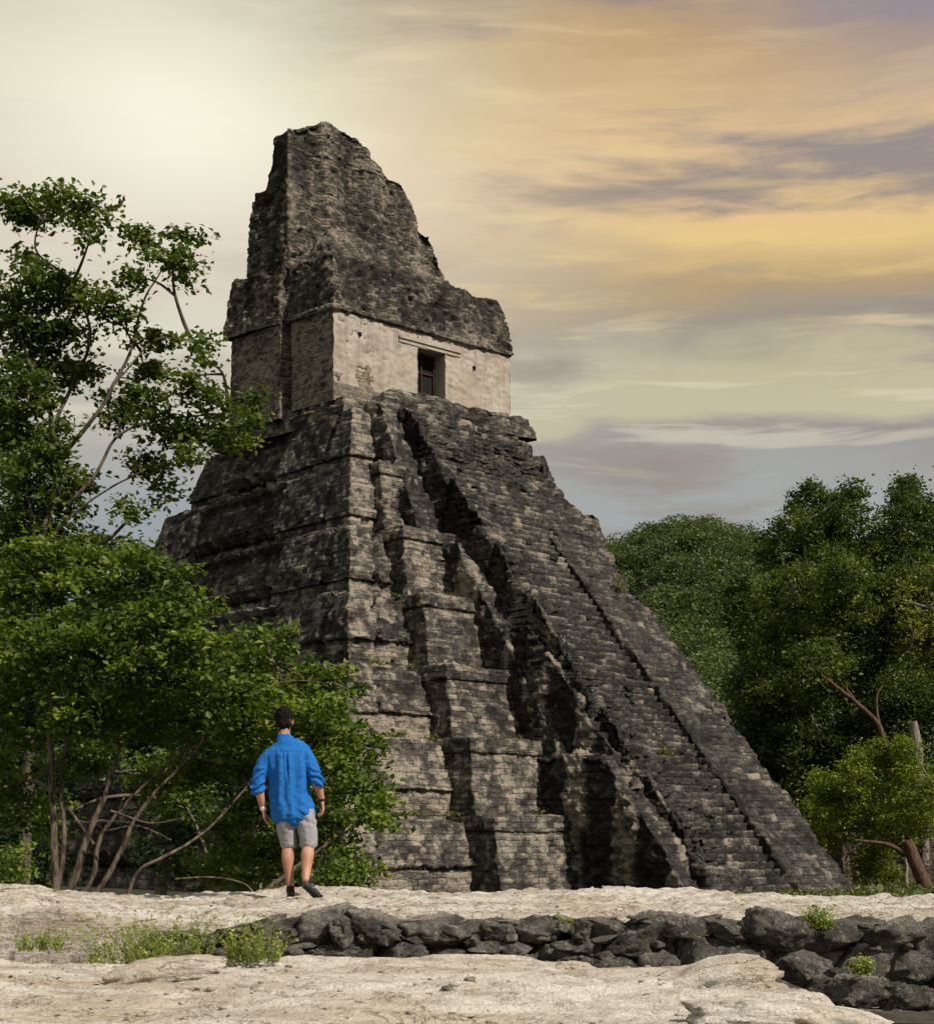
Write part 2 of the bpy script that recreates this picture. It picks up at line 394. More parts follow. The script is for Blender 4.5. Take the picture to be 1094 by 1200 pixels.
def blocks(side, s, z, ch=.36, bl=.65, seed=0):
    """courses of uneven blocks: returns per-block random numbers and a joint mask"""
    zz = z + .03 * np.sin(s * 1.7 + side)
    ci = np.floor(zz / ch); fz = zz / ch - ci
    rl = bl * (.65 + .8 * hsh(ci, side, ci * 0, seed + 5)); off = 7.3 * hsh(ci, side, ci * 0, seed + 9)
    q = s / rl + off + .25 * np.sin(s * 2.9 + ci * 1.3)
    si = np.floor(q); fs = q - si
    r1 = hsh(ci, si, side, seed + 1); r2 = hsh(ci, si, side, seed + 2)
    e = np.minimum(np.minimum(fz, 1 - fz) * ch, np.minimum(fs, 1 - fs) * rl)
    return r1, r2, 1 - sst(e, .02, .09)

def base_stone(side, s, z, P, ch=.36, bl=.65, rough=1.0, seed=0):
    r1, r2, j = blocks(side, s, z, ch * .85, bl * .75, seed)
    big = fbm(P, .35, 3, seed + 30); med = fbm(P, 1.3, 3, seed + 40); fine = fbm(P, 4.0, 2, seed + 50)
    d = (r1 - .5) * .10 * rough - j * .04 * rough - (r2 < .04) * .14 * rough + big * .10 * rough + med * .08 * rough + fine * .035
    strk = fbm(P * np.array([1, 1, .22]), 1.1, 3, seed + 60)
    paleness = .465 + .22 * big + .19 * strk + .10 * med + (r2 - .5) * .20 + (r1 > .95) * .22 + (r1 - .5) * .08 - j * .08
    return d, paleness, r1, r2, j

temple = empty('step_pyramid_temple', tuple(PY.w(8, -2, -2.6)))
tag(temple, 'tall dark stone step pyramid with a steep front staircase and a ruined shrine on top', 'pyramid')
TI = Matrix.Translation(temple.location).inverted()


ZT = [-2.6, 1.17, 5.1, 9.0, 13.1, 17.2, 21.4, 25.3]       # terrace tops, 0 = ground
A1 = {1: 21.0, 2: 19.9, 3: 18.9, 4: 17.6, 5: 16.9, 6: 18.2, 7: 16.0}
def terrace(k):
    n = 7 - k; a0 = -2.03 * n; b0 = -2.52 * n; zb, zt = ZT[k - 1], ZT[k]; H = zt - zb
    a1 = A1[k]; b1 = 15.2 + 1.9 * n
    def lv(z, o, of=None):
        of = o if of is None else of
        return (z, a0 - o, a1 + o * .3, b0 - of, b1 + o)
    up = k >= 5
    band = .20 if up else .32                                     # share of the height taken by the recessed lower course
    levels = [lv(zb - .3, 1.0, 1.18), lv(zb + H * band * .55, .98, 1.13), lv(zb + H * band, .93, 1.07), lv(zb + H * band + .02, 1.09, 1.25),
              lv(zb + H * band + .30, 1.02, 1.18), lv(zt - .25, .18, .20), lv(zt, .0, .0), lv(zt + .02, -1.6, -1.9)]
    zc = zb + H * band
    aL = -.8 * n
    def fn(side, s, z, P, a, b):
        d, fr, r1, r2, j = base_stone(side, s, z, P, .34, .6, 1.0, k * 3)
        fz = (z - zb) / H
        # corner pier and groove on the front, deeper bays on the side face
        la = a - (a0 - 1.0 * (1 - fz))
        front = side == 0; left = side == 3
        d = d - np.where(front & (la > 1.55) & (la < 1.9), .55, 0) - np.where(front & (la >= 1.9), .16, 0)
        lb = b - b0
        d = d - np.where(left & (lb > 1.1) & (lb < 1.5), .35, 0) - np.where(left & (lb >= 6.2) & (lb < b1 - b0 - 4), .55, 0) * sst(fz, 1.0, .9)
        d = d + np.where(fz > .97, -.02, 0)
        low = sst(z, zc + .05, zc - .1)
        dm = fbm(P, .9, 3, 300 + k)
        peel = (1 - low) * sst(dm + .35 * (1 - fz), .42, .62) * (.6 + .4 * (k <= 4))
        d = d - peel * .10
        fr = fr + low * (.18 + .30 * sst(fbm(P, .55, 3, 310 + k), -.3, .35)) * np.where(left, .45, 1.0) + peel * (.42 if k <= 4 else .16) * np.where(left, .3, 1.0)
        fr = fr + np.where(front & (la < 1.6), .13, 0) - np.where(left, .05, 0) - .06 * (fz > .9)
        fr = fr + .07 * (4 - k) / 4 * front - np.where(left, .04, 0)  # left face darkened, its shade painted into the stone
        return d, fr, r1
    t = loft('terrace', PY, levels, M['stone'], fn, .115, .9, temple, resl=.15); t.matrix_parent_inverse = TI
    if k == 7: return t
    # buttress beside the stair: banded top, battered face
    p = [0, 1.9, 1.8, 1.7, 1.5, 1.3, .9][k]
    aR = 4.0
    bt = b0 - p
    top = zt + .05
    hb = .75
    q = [(zb - .3, aL - .50, aR, bt - 1.25, b0 + 2), (top - hb - .02, aL + .02, aR, bt - .22, b0 + 2), (top - hb, aL - .16, aR, bt - .36, b0 + 2),
         (top - .05, aL - .02, aR, bt - .22, b0 + 2), (top, aL + .05, aR, bt - .1, b0 + 2), (top + .02, aL + 1.0, aR, bt + .8 * p, b0 + 2)]
    def fnb(side, s, z, P, a, b):
        d, fr, r1, r2, j = base_stone(side, s, z, P, .34, .6, .75, 50 + k * 3)
        under = sst(z, top - hb - .6, top - hb - .2) * (z < top - hb)
        peel = sst(fbm(P, .9, 3, 400 + k), .30, .55)
        brk = sst(fbm(P, .7, 2, 430 + k), .25, .5) * (k == 6)
        fr = fr + np.where(side == 0, under * .22 + peel * .20, peel * .25 - .10) + .03  # side faces toned down as painted shade
        d = d - peel * .06 - brk * .35
        return d, fr, r1
    bo = loft('buttress', PY, q, M['stone'], fnb, .115, .8, t, resl=.13)
    return t
for k in range(1, 8): terrace(k)

# ---- staircase: real steps, rough eroded left part, balustrades
def stair():
    ns = 74; rise = (25.4 + 2.9) / ns; run = rise / 1.161
    aR0 = 12.0
    def aLf(z): return 2.7 - .8 * (25.3 - z) / 28
    def bf(z): return -1.6 - (25.3 - z) / 1.161
    L = []
    z = -2.9
    for i in range(ns):
        b = bf(z)
        L += [(z, aLf(z) - .05, aR0, b, 3), (z + rise * .5, aLf(z), aR0, b + .02, 3), (z + rise - .02, aLf(z), aR0, b + .03, 3), (z + rise, aLf(z), aR0, b + .07, 3), (z + rise + .001, aLf(z), aR0, b + run * .55, 3)]
        z += rise
    L.append((z, aLf(z), aR0, bf(z) + .3, 3)); L.append((z + .02, aLf(z) + 2, aR0 - 2, 1, 2))
    def fn(side, s, z, P, a, b):
        r1, r2, j = blocks(side, s, z + 2.9, rise, .55, 900)
        big = fbm(P, .35, 3, 901); med = fbm(P, 1.2, 3, 902); fine = fbm(P, 4.0, 2, 903)
        # erosion: the left part and the top have lost their steps
        er = np.clip(sst(a, 5.0 - .07 * (z + 3) + big * 1.4, 3.4 - .07 * (z + 3) + big * 1.4) * .85 + sst(z, 19, 25) * .4, 0, 1)
        frontd = (r1 - .5) * .08 - (r2 < .05) * .14 - j * .05 + med * .05 + fine * .03
        frontd = frontd + er * (med * .26 + big * .30 + fine * .12 - .08 + (r1 - .5) * .12) + big * .06
        r1s, r2s, js = blocks(side, s, z, .36, .6, 910)
        pier = np.sin(b * 1.5 + 2.0 * big + .10 * z)
        sided = (r1s - .5) * .14 + med * .22 + big * .35 + fine * .10 + .6 * sst(pier, -.1, .2) - .40 - js * .05
        d = np.where(side == 0, frontd, sided)
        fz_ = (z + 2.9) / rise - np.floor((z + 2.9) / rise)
        fr = .33 + .12 * big + .10 * med + (r2 - .5) * .22 + (r1 > .965) * .28 + (.22 * sst(fz_, .55, .9) - .10 * sst(fz_, .45, .1)) * (1 - er)  # step edges paled as if catching sun, riser feet darkened
        wall = fbm(P * np.array([1, 1, .30]), .55, 3, 905)
        frs = .22 + .50 * sst(wall + .12 * (8 - z) / 10, .05, .35) * sst(z, 18, 10) + .1 * med + .08 * (r1s - .5) + .1 * sst(pier, .2, .8)  # cream stone patches, with ribs paled to look sunlit
        fr = np.where(side == 3, frs, fr)
        return d, fr, r1
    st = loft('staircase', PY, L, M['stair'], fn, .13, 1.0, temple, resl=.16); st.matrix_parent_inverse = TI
    # right balustrade
    fl = []
    for zz in np.linspace(15.5, 25.6, 16): fl.append((zz, 1.2 - .12 * (25.6 - zz) + .05, 5.0, -1.2 - (25.3 - zz) / 1.161 * .66, 3))
    fl.append((25.65, 2, 4.5, .5, 2))
    def ff(side, s, z, P, a, b):
        d, fr, r1, r2, j = base_stone(side, s, z, P, .3, .45, 1.4, 1030)
        med = fbm(P, .9, 4, 1031)
        return d + med * .35, fr - .03 + .1 * med, r1
    loft('rubble_fill', PY, fl, M['stair'], ff, .13, 1.0, st, resl=.16)
    fl2 = []
    for zz in np.linspace(-2.9, 16.5, 30): fl2.append((zz, 1.35 - .35 * (16.5 - zz) / 19, 4.0, -1.6 - (25.3 - zz) / 1.161 * .80, 3))
    fl2.append((16.6, 2, 3.8, -4, 2))
    def ff2(side, s, z, P, a, b):
        d, fr, r1, r2, j = base_stone(side, s, z, P, .3, .5, 1.1, 1040)
        med = fbm(P, .8, 4, 1041); w_ = fbm(P * np.array([1, 1, .2]), .8, 3, 1042)
        return d + med * .28 + .2 * w_, fr - .10 + .50 * sst(w_, .0, .35), r1
    loft('rubble_fill', PY, fl2, M['stair'], ff2, .13, 1.0, st, resl=.16)
    def bal(name, aA, aB, z0, z1, lift, rough, seed):
        Lb = []
        for zz in np.linspace(z0, z1, 30):
            Lb.append((zz, aA, aB, bf(zz) - lift, 3))
        Lb.append((z1 + .02, aA + 1, aB - 1, bf(z1) + 1.5, 2.5))
        def fb(side, s, z, P, a, b):
            r1, r2, j = blocks(side, s, z, .34, .55, seed)
            big = fbm(P, .4, 3, seed + 1); med = fbm(P, 1.4, 3, seed + 2); fine = fbm(P, 5.0, 2, seed + 3)
            d = (r1 - .5) * .14 + big * .28 * rough + med * .18 * rough + fine * .09 - j * .05
            endf = sst(z, z1 - 3, z1) * rough
            fr = .32 + .12 * big + .14 * med + (r2 - .5) * .14 + (r1 > .98) * .25 + (side == 3) * (.25 * sst(fbm(P * np.array([1, 1, .25]), .6, 3, seed + 9), .0, .35) - .05)
            if seed > 980:
                stp = sst(np.sin(b * 1.75 + 1.2 * big + .6 * med + .6), -.15, .3)
                fr = np.where(side == 3, .14 + .10 * med + (r1 - .5) * .12 + .62 * stp * sst(z, 12, 6), fr - .03 + .35 * sst(med, .1, .5))
                d = d + np.where(side == 3, .22 * stp, 0) + .10 * fine
            return d - endf * .3, fr, r1
        return loft(name, PY, Lb, M['stair'], fb, .13, 1.0, st, resl=.13)
    bal('balustrade', 7.7, 12.3, -2.9, 17.6, .50, 1.0, 950)
    bal('balustrade', 8.9, 12.3, 15.0, 24.3, .12, 1.9, 970)
    bal('balustrade', .5, 3.8, -2.9, 4.4, -.5, .9, 990)
    bal('balustrade', 1.6, 4.0, 2.5, 11.5, -.5, .9, 1010)
stair()

# ---- top platform and shrine
def simple_fn(seed, ch=.34, bl=.6, rough=1.0, add=0.0, extra=None):
    def fn(side, s, z, P, a, b):
        d, fr, r1, r2, j = base_stone(side, s, z, P, ch, bl, rough, seed)
        if extra:
            d, fr = extra(side, s, z, P, a, b, d, fr)
        return d, fr + add, r1
    return fn
def plinth_x(side, s, z, P, a, b, d, fr):
    return d * 1.2, fr + .22 * (z > 26.0) * (side == 0) * sst(a, 5, 2) + .1 * (z > 26.0)
pl = loft('platform', BD, [(25.0, -.10, 14.9, -1.1, 11.0), (25.9, -.1, 14.9, -1.0, 11.0), (25.95, .12, 14.8, -.75, 11), (26.47, .12, 14.8, -.6, 11), (26.5, .5, 14.5, .3, 10)],
          M['stone'], simple_fn(120, extra=plinth_x), .11, .8, temple, resl=.14); pl.matrix_parent_inverse = TI
def rub(side, s, z, P, a, b, d, fr):
    med = fbm(P, 1.1, 4, 131)
    return d * 1.4 + med * .22, fr + .08 * med
pl2 = loft('ledge', BD, [(26.2, 2.6, 14.95, -1.15, .5), (27.0, 2.9, 14.9, -1.0, .5), (27.55, 4.3, 14.8, -.75, .5), (27.75, 6.5, 14.6, -.35, .5), (27.76, 7.5, 14.2, -.0, .4)],
           M['stone'], simple_fn(130, extra=rub), .11, .8, temple, resl=.2); pl2.matrix_parent_inverse = TI

# walls with a real doorway
DA0, DA1, DZ1 = 6.35, 8.55, 30.75
def wall_patch(name, a0, a1, z0, z1, b, parent, seed, mat=None, out=True, dado=True):
    na = max(2, int((a1 - a0) / .1)); nz = max(2, int((z1 - z0) / .1))
    A, Z = np.meshgrid(np.linspace(a0, a1, na), np.linspace(z0, z1, nz)); 
    P = BD.w(A, np.full(A.shape, b), Z).reshape(-1, 3)
    r1, r2, j = blocks(np.zeros(A.size), A.ravel(), Z.ravel(), .22, .4, seed)
    med = fbm(P, 1.2, 4, seed); fine = fbm(P, 5, 2, seed + 3)
    d = (r1 - .5) * .05 + med * .05 + fine * .03 - j * .02
    n = -np.array([BD.v[0], BD.v[1], 0])
    V = P + n * d[:, None]
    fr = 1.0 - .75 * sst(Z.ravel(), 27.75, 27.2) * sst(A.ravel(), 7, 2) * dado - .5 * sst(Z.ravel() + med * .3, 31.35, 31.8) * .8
    fr = fr - .18 * sst(fbm(P * np.array([1, 1, .3]), .7, 3, seed + 7), .25, .6)
    return V, grid_faces(nz, na), fr
def join_patches(name, lst, mat, parent=None):
    Vs, Fs, fr, o = [], [], [], 0
    for V, F_, f in lst:
        Vs.append(V); Fs.append(F_ + o); fr.append(f); o += len(V)
    V = np.concatenate(Vs)
    return mesh_np(name, V, np.concatenate(Fs), mat, {'paleness': np.concatenate(fr), 'block': np.zeros(len(V))}, parent=parent)
def quad_patch(p00, p10, p11, p01, res, fr=1.0, seed=0, amp=.03):
    p00, p10, p11, p01 = (np.array(p, float) for p in (p00, p10, p11, p01))
    nu = max(2, int(np.linalg.norm(p10 - p00) / res)); nv = max(2, int(np.linalg.norm(p01 - p00) / res))
    U, Vv = np.meshgrid(np.linspace(0, 1, nu), np.linspace(0, 1, nv)); U = U.ravel()[:, None]; Vv = Vv.ravel()[:, None]
    P = p00 * (1 - U) * (1 - Vv) + p10 * U * (1 - Vv) + p11 * U * Vv + p01 * (1 - U) * Vv
    n = np.cross(p10 - p00, p01 - p00); n /= np.linalg.norm(n)
    P = P + n * (fbm(P, 2.5, 3, seed) * amp)[:, None]
    return P, grid_faces(nv, nu), np.full(len(P), float(fr))
bw = lambda a, b, z: BD.w(a, b, z)
ZB, ZC = 26.3, 31.8; WR = 14.0
lst = [wall_patch('w', 0, DA0, ZB, ZC, 0, None, 140), wall_patch('w', DA1, WR, ZB, ZC, 0, None, 150), wall_patch('w', DA0, DA1, DZ1, ZC, 0, None, 160)]
lst += [quad_patch(bw(DA1, 0, ZB), bw(DA1, 1.3, ZB), bw(DA1, 1.3, DZ1), bw(DA1, 0, DZ1), .15, .9, 161),
        quad_patch(bw(DA0, 1.3, ZB), bw(DA0, 0, ZB), bw(DA0, 0, DZ1), bw(DA0, 1.3, DZ1), .15, .9, 162),
        quad_patch(bw(DA0, 0, DZ1), bw(DA1, 0, DZ1), bw(DA1, 1.3, DZ1), bw(DA0, 1.3, DZ1), .15, .7, 163),
        quad_patch(bw(WR, 0, ZB), bw(WR, 4.2, ZB), bw(WR, 4.2, ZC), bw(WR, 0, ZC), .3, .8, 164)]
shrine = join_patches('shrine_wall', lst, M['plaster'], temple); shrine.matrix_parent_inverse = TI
# small square vents: near-black boxes paint the dark of a hole
for (a_, z_) in ((1.9, 30.6), (10.9, 30.35)):
    V, Fc = [], []
    P = [bw(a_ - .07, -.10, z_ - .12), bw(a_ + .07, -.10, z_ - .12), bw(a_ + .07, -.10, z_ + .12), bw(a_ - .07, -.10, z_ + .12)]
    P += [bw(a_ - .07, .05, z_ - .12), bw(a_ + .07, .05, z_ - .12), bw(a_ + .07, .05, z_ + .12), bw(a_ - .07, .05, z_ + .12)]
    mesh_np('vent', np.array(P), [[0, 1, 2, 3], [0, 4, 5, 1], [1, 5, 6, 2], [2, 6, 7, 3], [3, 7, 4, 0]], M['black'], smooth=False, parent=shrine)
def side_x(side, s, z, P, a, b, d, fr):
    return d * .5, fr * .7 + .42
sw = loft('side_wall', BD, [(ZB, .03, 3, .03, 3.75), (ZC, .03, 3, .03, 3.75)], M['upper'], simple_fn(170, .22, .4, .5, .34), .12, .8, temple, resl=.12); sw.matrix_parent_inverse = TI
rw = loft('rear_block', BD, [(ZB - .4, -.42, WR + .2, 4.25, 9.0), (ZC, -.30, WR + .2, 4.25, 8.9)], M['upper'], simple_fn(180, .22, .4, .5, .30), .12, .8, temple, resl=.12); rw.matrix_parent_inverse = TI
core = loft('core', BD, [(ZB, .5, WR - .1, 1.35, 5), (ZC, .5, WR - .1, 1.35, 5)], M['black'], simple_fn(175, .22, .4, .1), 1.0, 1.0, temple); core.matrix_parent_inverse = TI

def box_mesh(fr, a0, a1, b0, b1, z0, z1):
    P = [fr.w(a, b, z) for z in (z0, z1) for (a, b) in ((a0, b0), (a1, b0), (a1, b1), (a0, b1))]
    Fc = [[0, 1, 5, 4], [1, 2, 6, 5], [2, 3, 7, 6], [3, 0, 4, 7], [4, 5, 6, 7], [3, 2, 1, 0]]
    return np.array(P), np.array(Fc)
def boxes(name, fr, lst, mat, parent=None, bev=0):
    Vs, Fs, o = [], [], 0
    for b in lst:
        V, Fc = box_mesh(fr, *b); Vs.append(V); Fs.append(Fc + o); o += 8
    V = np.concatenate(Vs)
    return mesh_np(name, V, np.concatenate(Fs), mat, {'paleness': np.full(len(V), .6), 'block': np.zeros(len(V))}, smooth=False, parent=parent)
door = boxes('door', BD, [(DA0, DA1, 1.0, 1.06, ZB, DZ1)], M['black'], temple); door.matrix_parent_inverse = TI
am = (DA0 + DA1) / 2
boxes('door_frame', BD, [(DA0 + .0, DA0 + .14, .86, .99, ZB, DZ1), (DA1 - .14, DA1, .86, .99, ZB, DZ1), (am - .05, am + .05, .88, .98, ZB, DZ1 - .2), (DA0 + .14, DA1 - .14, .85, .985, DZ1 - .2, DZ1),
                         (DA0 + .14, am - .05, .90, .97, 28.2, 28.32), (am + .05, DA1 - .14, .90, .97, 28.2, 28.32), (DA0 + .14, am - .05, .90, .97, 29.5, 29.6), (am + .05, DA1 - .14, .90, .97, 29.5, 29.6)], M['wood'], door)
boxes('lintel', BD, [(DA0 - 1.5, DA1 + 1.2, -.14, .3, DZ1 + .28, DZ1 + .42), (DA0 - 1.5, DA1 + 1.2, -.05, .3, DZ1 + .05, DZ1 + .27)], M['plaster'], shrine)

# cornice + upper facade (front part), rear upper block, roof comb
def up_x(side, s, z, P, a, b, d, fr):
    med = fbm(P, .9, 4, 191); st = fbm(P * np.array([1, 1, .2]), 1.3, 3, 192)
    return d * 1.5 + med * .15, fr + .18 * st + .06 + .16 * sst(z, 33.4, 31.9) - .10 * sst(z, 34.2, 35.4) - .05
def top_rag(amount, z0):
    def f(P): return fbm(P, 1.1, 3, 77) * amount
    return f
cn = loft('cornice', BD, [(31.62, .0, WR, -.02, 4.0), (31.75, -.22, WR + .12, -.24, 4.0), (31.98, -.20, WR + .12, -.22, 4.0), (32.05, -.1, WR + .05, -.1, 4.0)],
          M['upper'], simple_fn(186, .2, .5, .5, .14), .1, .8, temple, resl=.1); cn.matrix_parent_inverse = TI
uf = loft('upper_facade', BD, [(31.95, -.12, WR + .1, -.14, 4.6), (33.5, .02, WR - .1, .05, 4.7), (34.6, .15, WR - .35, .22, 4.8), (35.3, .25, WR - .7, .4, 4.8), (35.5, .5, WR - 1.1, .8, 4.8),
                               (35.52, 1.2, 11.6, 1.5, 4.8), (36.2, 1.5, 10.6, 2.0, 4.8), (37.2, 2.2, 9.6, 3.0, 4.8), (38.3, 3.0, 8.6, 3.8, 4.8), (38.6, 4, 8, 4.3, 4.7)],
          M['upper'], simple_fn(190, .26, .42, 1.1, .05, up_x), .1, .8, temple, resl=.12); uf.matrix_parent_inverse = TI
ur = loft('rear_upper_block', BD, [(31.72, -.62, WR + .3, 4.12, 9.25), (33.4, -.45, WR + .1, 4.2, 9.1), (35.3, -.25, WR - .6, 4.3, 8.9), (35.45, .3, 13, 4.6, 8.0)],
          M['upper'], simple_fn(200, .26, .42, 1.0, -.02, up_x), .1, .8, temple, resl=.12); ur.matrix_parent_inverse = TI

def comb():
    # (z, a0, a1, b0, b1): the pierced crest, crumbling in steps to the right
    # (z, a0, a1, b0, b1): the pierced crest, crumbling in steps to the right
    L = [(35.2, .0, 12.9, 4.05, 8.0), (37.3, .02, 12.4, 4.1, 7.7), (38.9, .08, 11.75, 4.2, 7.5), (39.0, .08, 11.5, 4.2, 7.5), (40.1, .12, 11.35, 4.25, 7.4), (40.15, .14, 10.35, 4.28, 7.35),
         (40.6, .15, 10.3, 4.3, 7.2), (40.65, .2, 10.25, 4.3, 6.3), (41.8, .3, 9.95, 4.4, 6.1), (42.9, .36, 9.2, 4.5, 5.9), (42.95, .36, 8.3, 4.5, 5.9), (43.1, .36, 7.9, 4.5, 5.85), (43.75, .4, 7.0, 4.5, 5.8), (43.8, .42, 6.75, 4.52, 5.8),
         (44.3, 1.3, 6.5, 4.55, 5.7), (44.9, 2.2, 5.6, 4.6, 5.6), (45.25, 2.9, 4.9, 4.7, 5.5), (45.3, 3.3, 4.4, 4.9, 5.2)]
    def fn(side, s, z, P, a, b):
        d, fr, r1, r2, j = base_stone(side, s, z, P, .28, .45, 1.3, 210)
        med = fbm(P, .8, 4, 211); st = fbm(P * np.array([1, 1, .16]), 1.0, 3, 212)
        # two large recessed panels of the lost relief and vertical ribs
        rib = np.tanh(3 * np.sin(a * 2.1 + .8 * st)) * (side == 0)
        d = d + med * .22 + .16 * st + rib * .13
        fr = fr + .05 + .24 * st + .06 * rib + .09 - .12 * (side == 3)  # left side darker: shade put into the colour
        return d, fr, r1
    o = loft('roof_comb', BD, L, M['upper'], fn, .1, .8, temple, resl=.12); o.matrix_parent_inverse = TI
comb()
# little handrail at the right end of the platform
def tube(path, r0, r1, nseg=8):
    """swept tube through a list of points, radius from r0 to r1"""
    P = np.array(path, float); n = len(P)
    T = np.gradient(P, axis=0); T /= np.maximum(np.linalg.norm(T, axis=1, keepdims=True), 1e-9)
    up = np.array([0, 0, 1.0]) if abs(T[0][2]) < .9 else np.array([1.0, 0, 0])
    x = np.cross(T, up); bad = np.linalg.norm(x, axis=1) < 1e-3; x[bad] = (1, 0, 0); x /= np.linalg.norm(x, axis=1, keepdims=True)
    y = np.cross(T, x)
    rr = np.linspace(r0, r1, n) if np.isscalar(r0) else np.array(r0)
    an = np.linspace(0, 2 * np.pi, nseg, endpoint=False)
    V = P[:, None, :] + rr[:, None, None] * (np.cos(an)[None, :, None] * x[:, None, :] + np.sin(an)[None, :, None] * y[:, None, :])
    return V.reshape(-1, 3), grid_faces(n, nseg, True)
def join_tubes(name, lst, mat, parent=None, smooth=True):
    Vs, Fs, o = [], [], 0
    for V, Fc in lst:
        Vs.append(V); Fs.append(Fc + o); o += len(V)
    return mesh_np(name, np.concatenate(Vs), np.concatenate(Fs), mat, smooth=smooth, parent=parent)
def smooth_path(pts, n=12):
    P = np.array(pts, float)
    if len(P) < 3: return [P[0] + (P[-1] - P[0]) * t for t in np.linspace(0, 1, n)]
    out = []
    Q = np.vstack([2 * P[0] - P[1], P, 2 * P[-1] - P[-2]])
    for i in range(1, len(Q) - 2):
        for t in np.linspace(0, 1, n, endpoint=False):
            out.append(.5 * ((2 * Q[i]) + (-Q[i - 1] + Q[i + 1]) * t + (2 * Q[i - 1] - 5 * Q[i] + 4 * Q[i + 1] - Q[i + 2]) * t * t + (-Q[i - 1] + 3 * Q[i] - 3 * Q[i + 1] + Q[i + 2]) * t ** 3))
    out.append(P[-1]); return out
0 and join_tubes('handrail', [tube([bw(13.2, -.9, 27.7), bw(13.2, -.9, 28.15), bw(14.7, -.9, 28.1), bw(14.9, -.9, 27.9), bw(14.9, -.9, 27.2)], .035, .035, 6), tube([bw(14.1, -.9, 27.5), bw(14.1, -.9, 28.1)], .035, .035, 6)], M['iron'], temple)

# ------------------------------------------------------------------ foliage
rng = np.random.default_rng(7)
def leaf_mesh(C, size, tone, drop=.25, rng=rng):
    """folded rhombic leaves at centres C"""
    n = len(C)
    ax = rng.normal(size=(n, 3)); ax[:, 2] = ax[:, 2] * .45 - drop; ax /= np.linalg.norm(ax, axis=1, keepdims=True)
    nn = rng.normal(size=(n, 3)) * .55 + np.array([0, 0, .8]); sd = np.cross(ax, nn); sd /= np.maximum(np.linalg.norm(sd, axis=1, keepdims=True), 1e-6)
    up = np.cross(sd, ax)
    L = (size * rng.uniform(.6, 1.35, n))[:, None]; w = L * .30
    p0 = C - ax * L * .5; p2 = C + ax * L * .5
    p1 = C + sd * w + up * L * .10; p3 = C - sd * w + up * L * .10
    V = np.stack([p0, p1, p2, p3], 1).reshape(-1, 3)
    i = np.arange(n)[:, None] * 4
    Fc = np.concatenate([i + np.array([[0, 1, 2]]), i + np.array([[0, 2, 3]])], 0)
    return V, Fc, np.repeat(tone, 4)

def crown(name, blobs, dens, size, mat, parent, spread=.42, per=26, tone=.5, tvar=.22, seed=1, flat=.6, inner=.25):
    """blobs: (centre xyz, radii xyz). Twigs are strewn over each blob (mostly its shell); each twig carries a tuft of leaves."""
    rg = np.random.default_rng(seed); CC, TT = [], []; tw = []
    for c, r in blobs:
        c = np.array(c, float); r = np.array(r, float)
        area = 4 * np.pi * ((r[0] * r[1]) ** 1.6 / 3 + (r[0] * r[2]) ** 1.6 / 3 + (r[1] * r[2]) ** 1.6 / 3) ** (1 / 1.6)
        n = max(3, int(dens * area))
        d = rg.normal(size=(n, 3)); d /= np.linalg.norm(d, axis=1, keepdims=True)
        rad = np.where(rg.random(n) < inner, rg.uniform(.2, .8, n), rg.uniform(.78, 1.1, n))[:, None]
        rad = rad * (1 + .22 * (vnoise(d * 2.3 + c) * 2 - 1))[:, None]
        q = c + d * r * rad
        tt = tone + rg.normal(0, tvar, n) + .08 * rg.normal()
        tw.append(q)
        k = rg.integers(int(per * .5), int(per * 1.5), n)
        idx = np.repeat(np.arange(n), k)
        s_ = spread * rg.uniform(.6, 1.3, n)[idx][:, None]
        P = q[idx] + rg.normal(size=(len(idx), 3)) * s_ * np.array([1, 1, flat]) * .55
        P[:, 2] -= .25 * s_[:, 0] * rg.random(len(idx))
        CC.append(P); TT.append(tt[idx] + rg.normal(0, .10, len(idx)))
    C = np.concatenate(CC); T = np.clip(np.concatenate(TT), 0, 1)
    V, Fc, t = leaf_mesh(C, size, T, rng=rg)
    o = mesh_np(name, V, Fc, mat, {'tone': t}, smooth=False, parent=parent)
    return o, np.concatenate(tw)

def pxblobs(lst, Y, dy=1.0, jit=.6, seed=0):
    rg = np.random.default_rng(seed); out = []
    for it in lst:
        px, py, rx, ry = it[:4]; y = Y + (it[4] if len(it) > 4 else rg.uniform(-jit, jit))
        k = y / F
        out.append((at(px, py, y), (rx * k, max(rx, ry) * k * dy, ry * k)))
    return out

def limbs(path_sets, extra=None, nseg=7):
    out = []
    for pts, r0, r1 in path_sets:
        sp = smooth_path(pts, 8); sp = np.array(sp)
        sp = sp + np.stack([fbm(sp, 1.3, 2, 5), fbm(sp, 1.3, 2, 6), fbm(sp, 1.3, 2, 7)], 1) * min(r0, .08) * .8
        out.append(tube(sp, r0, r1, nseg))
    return out

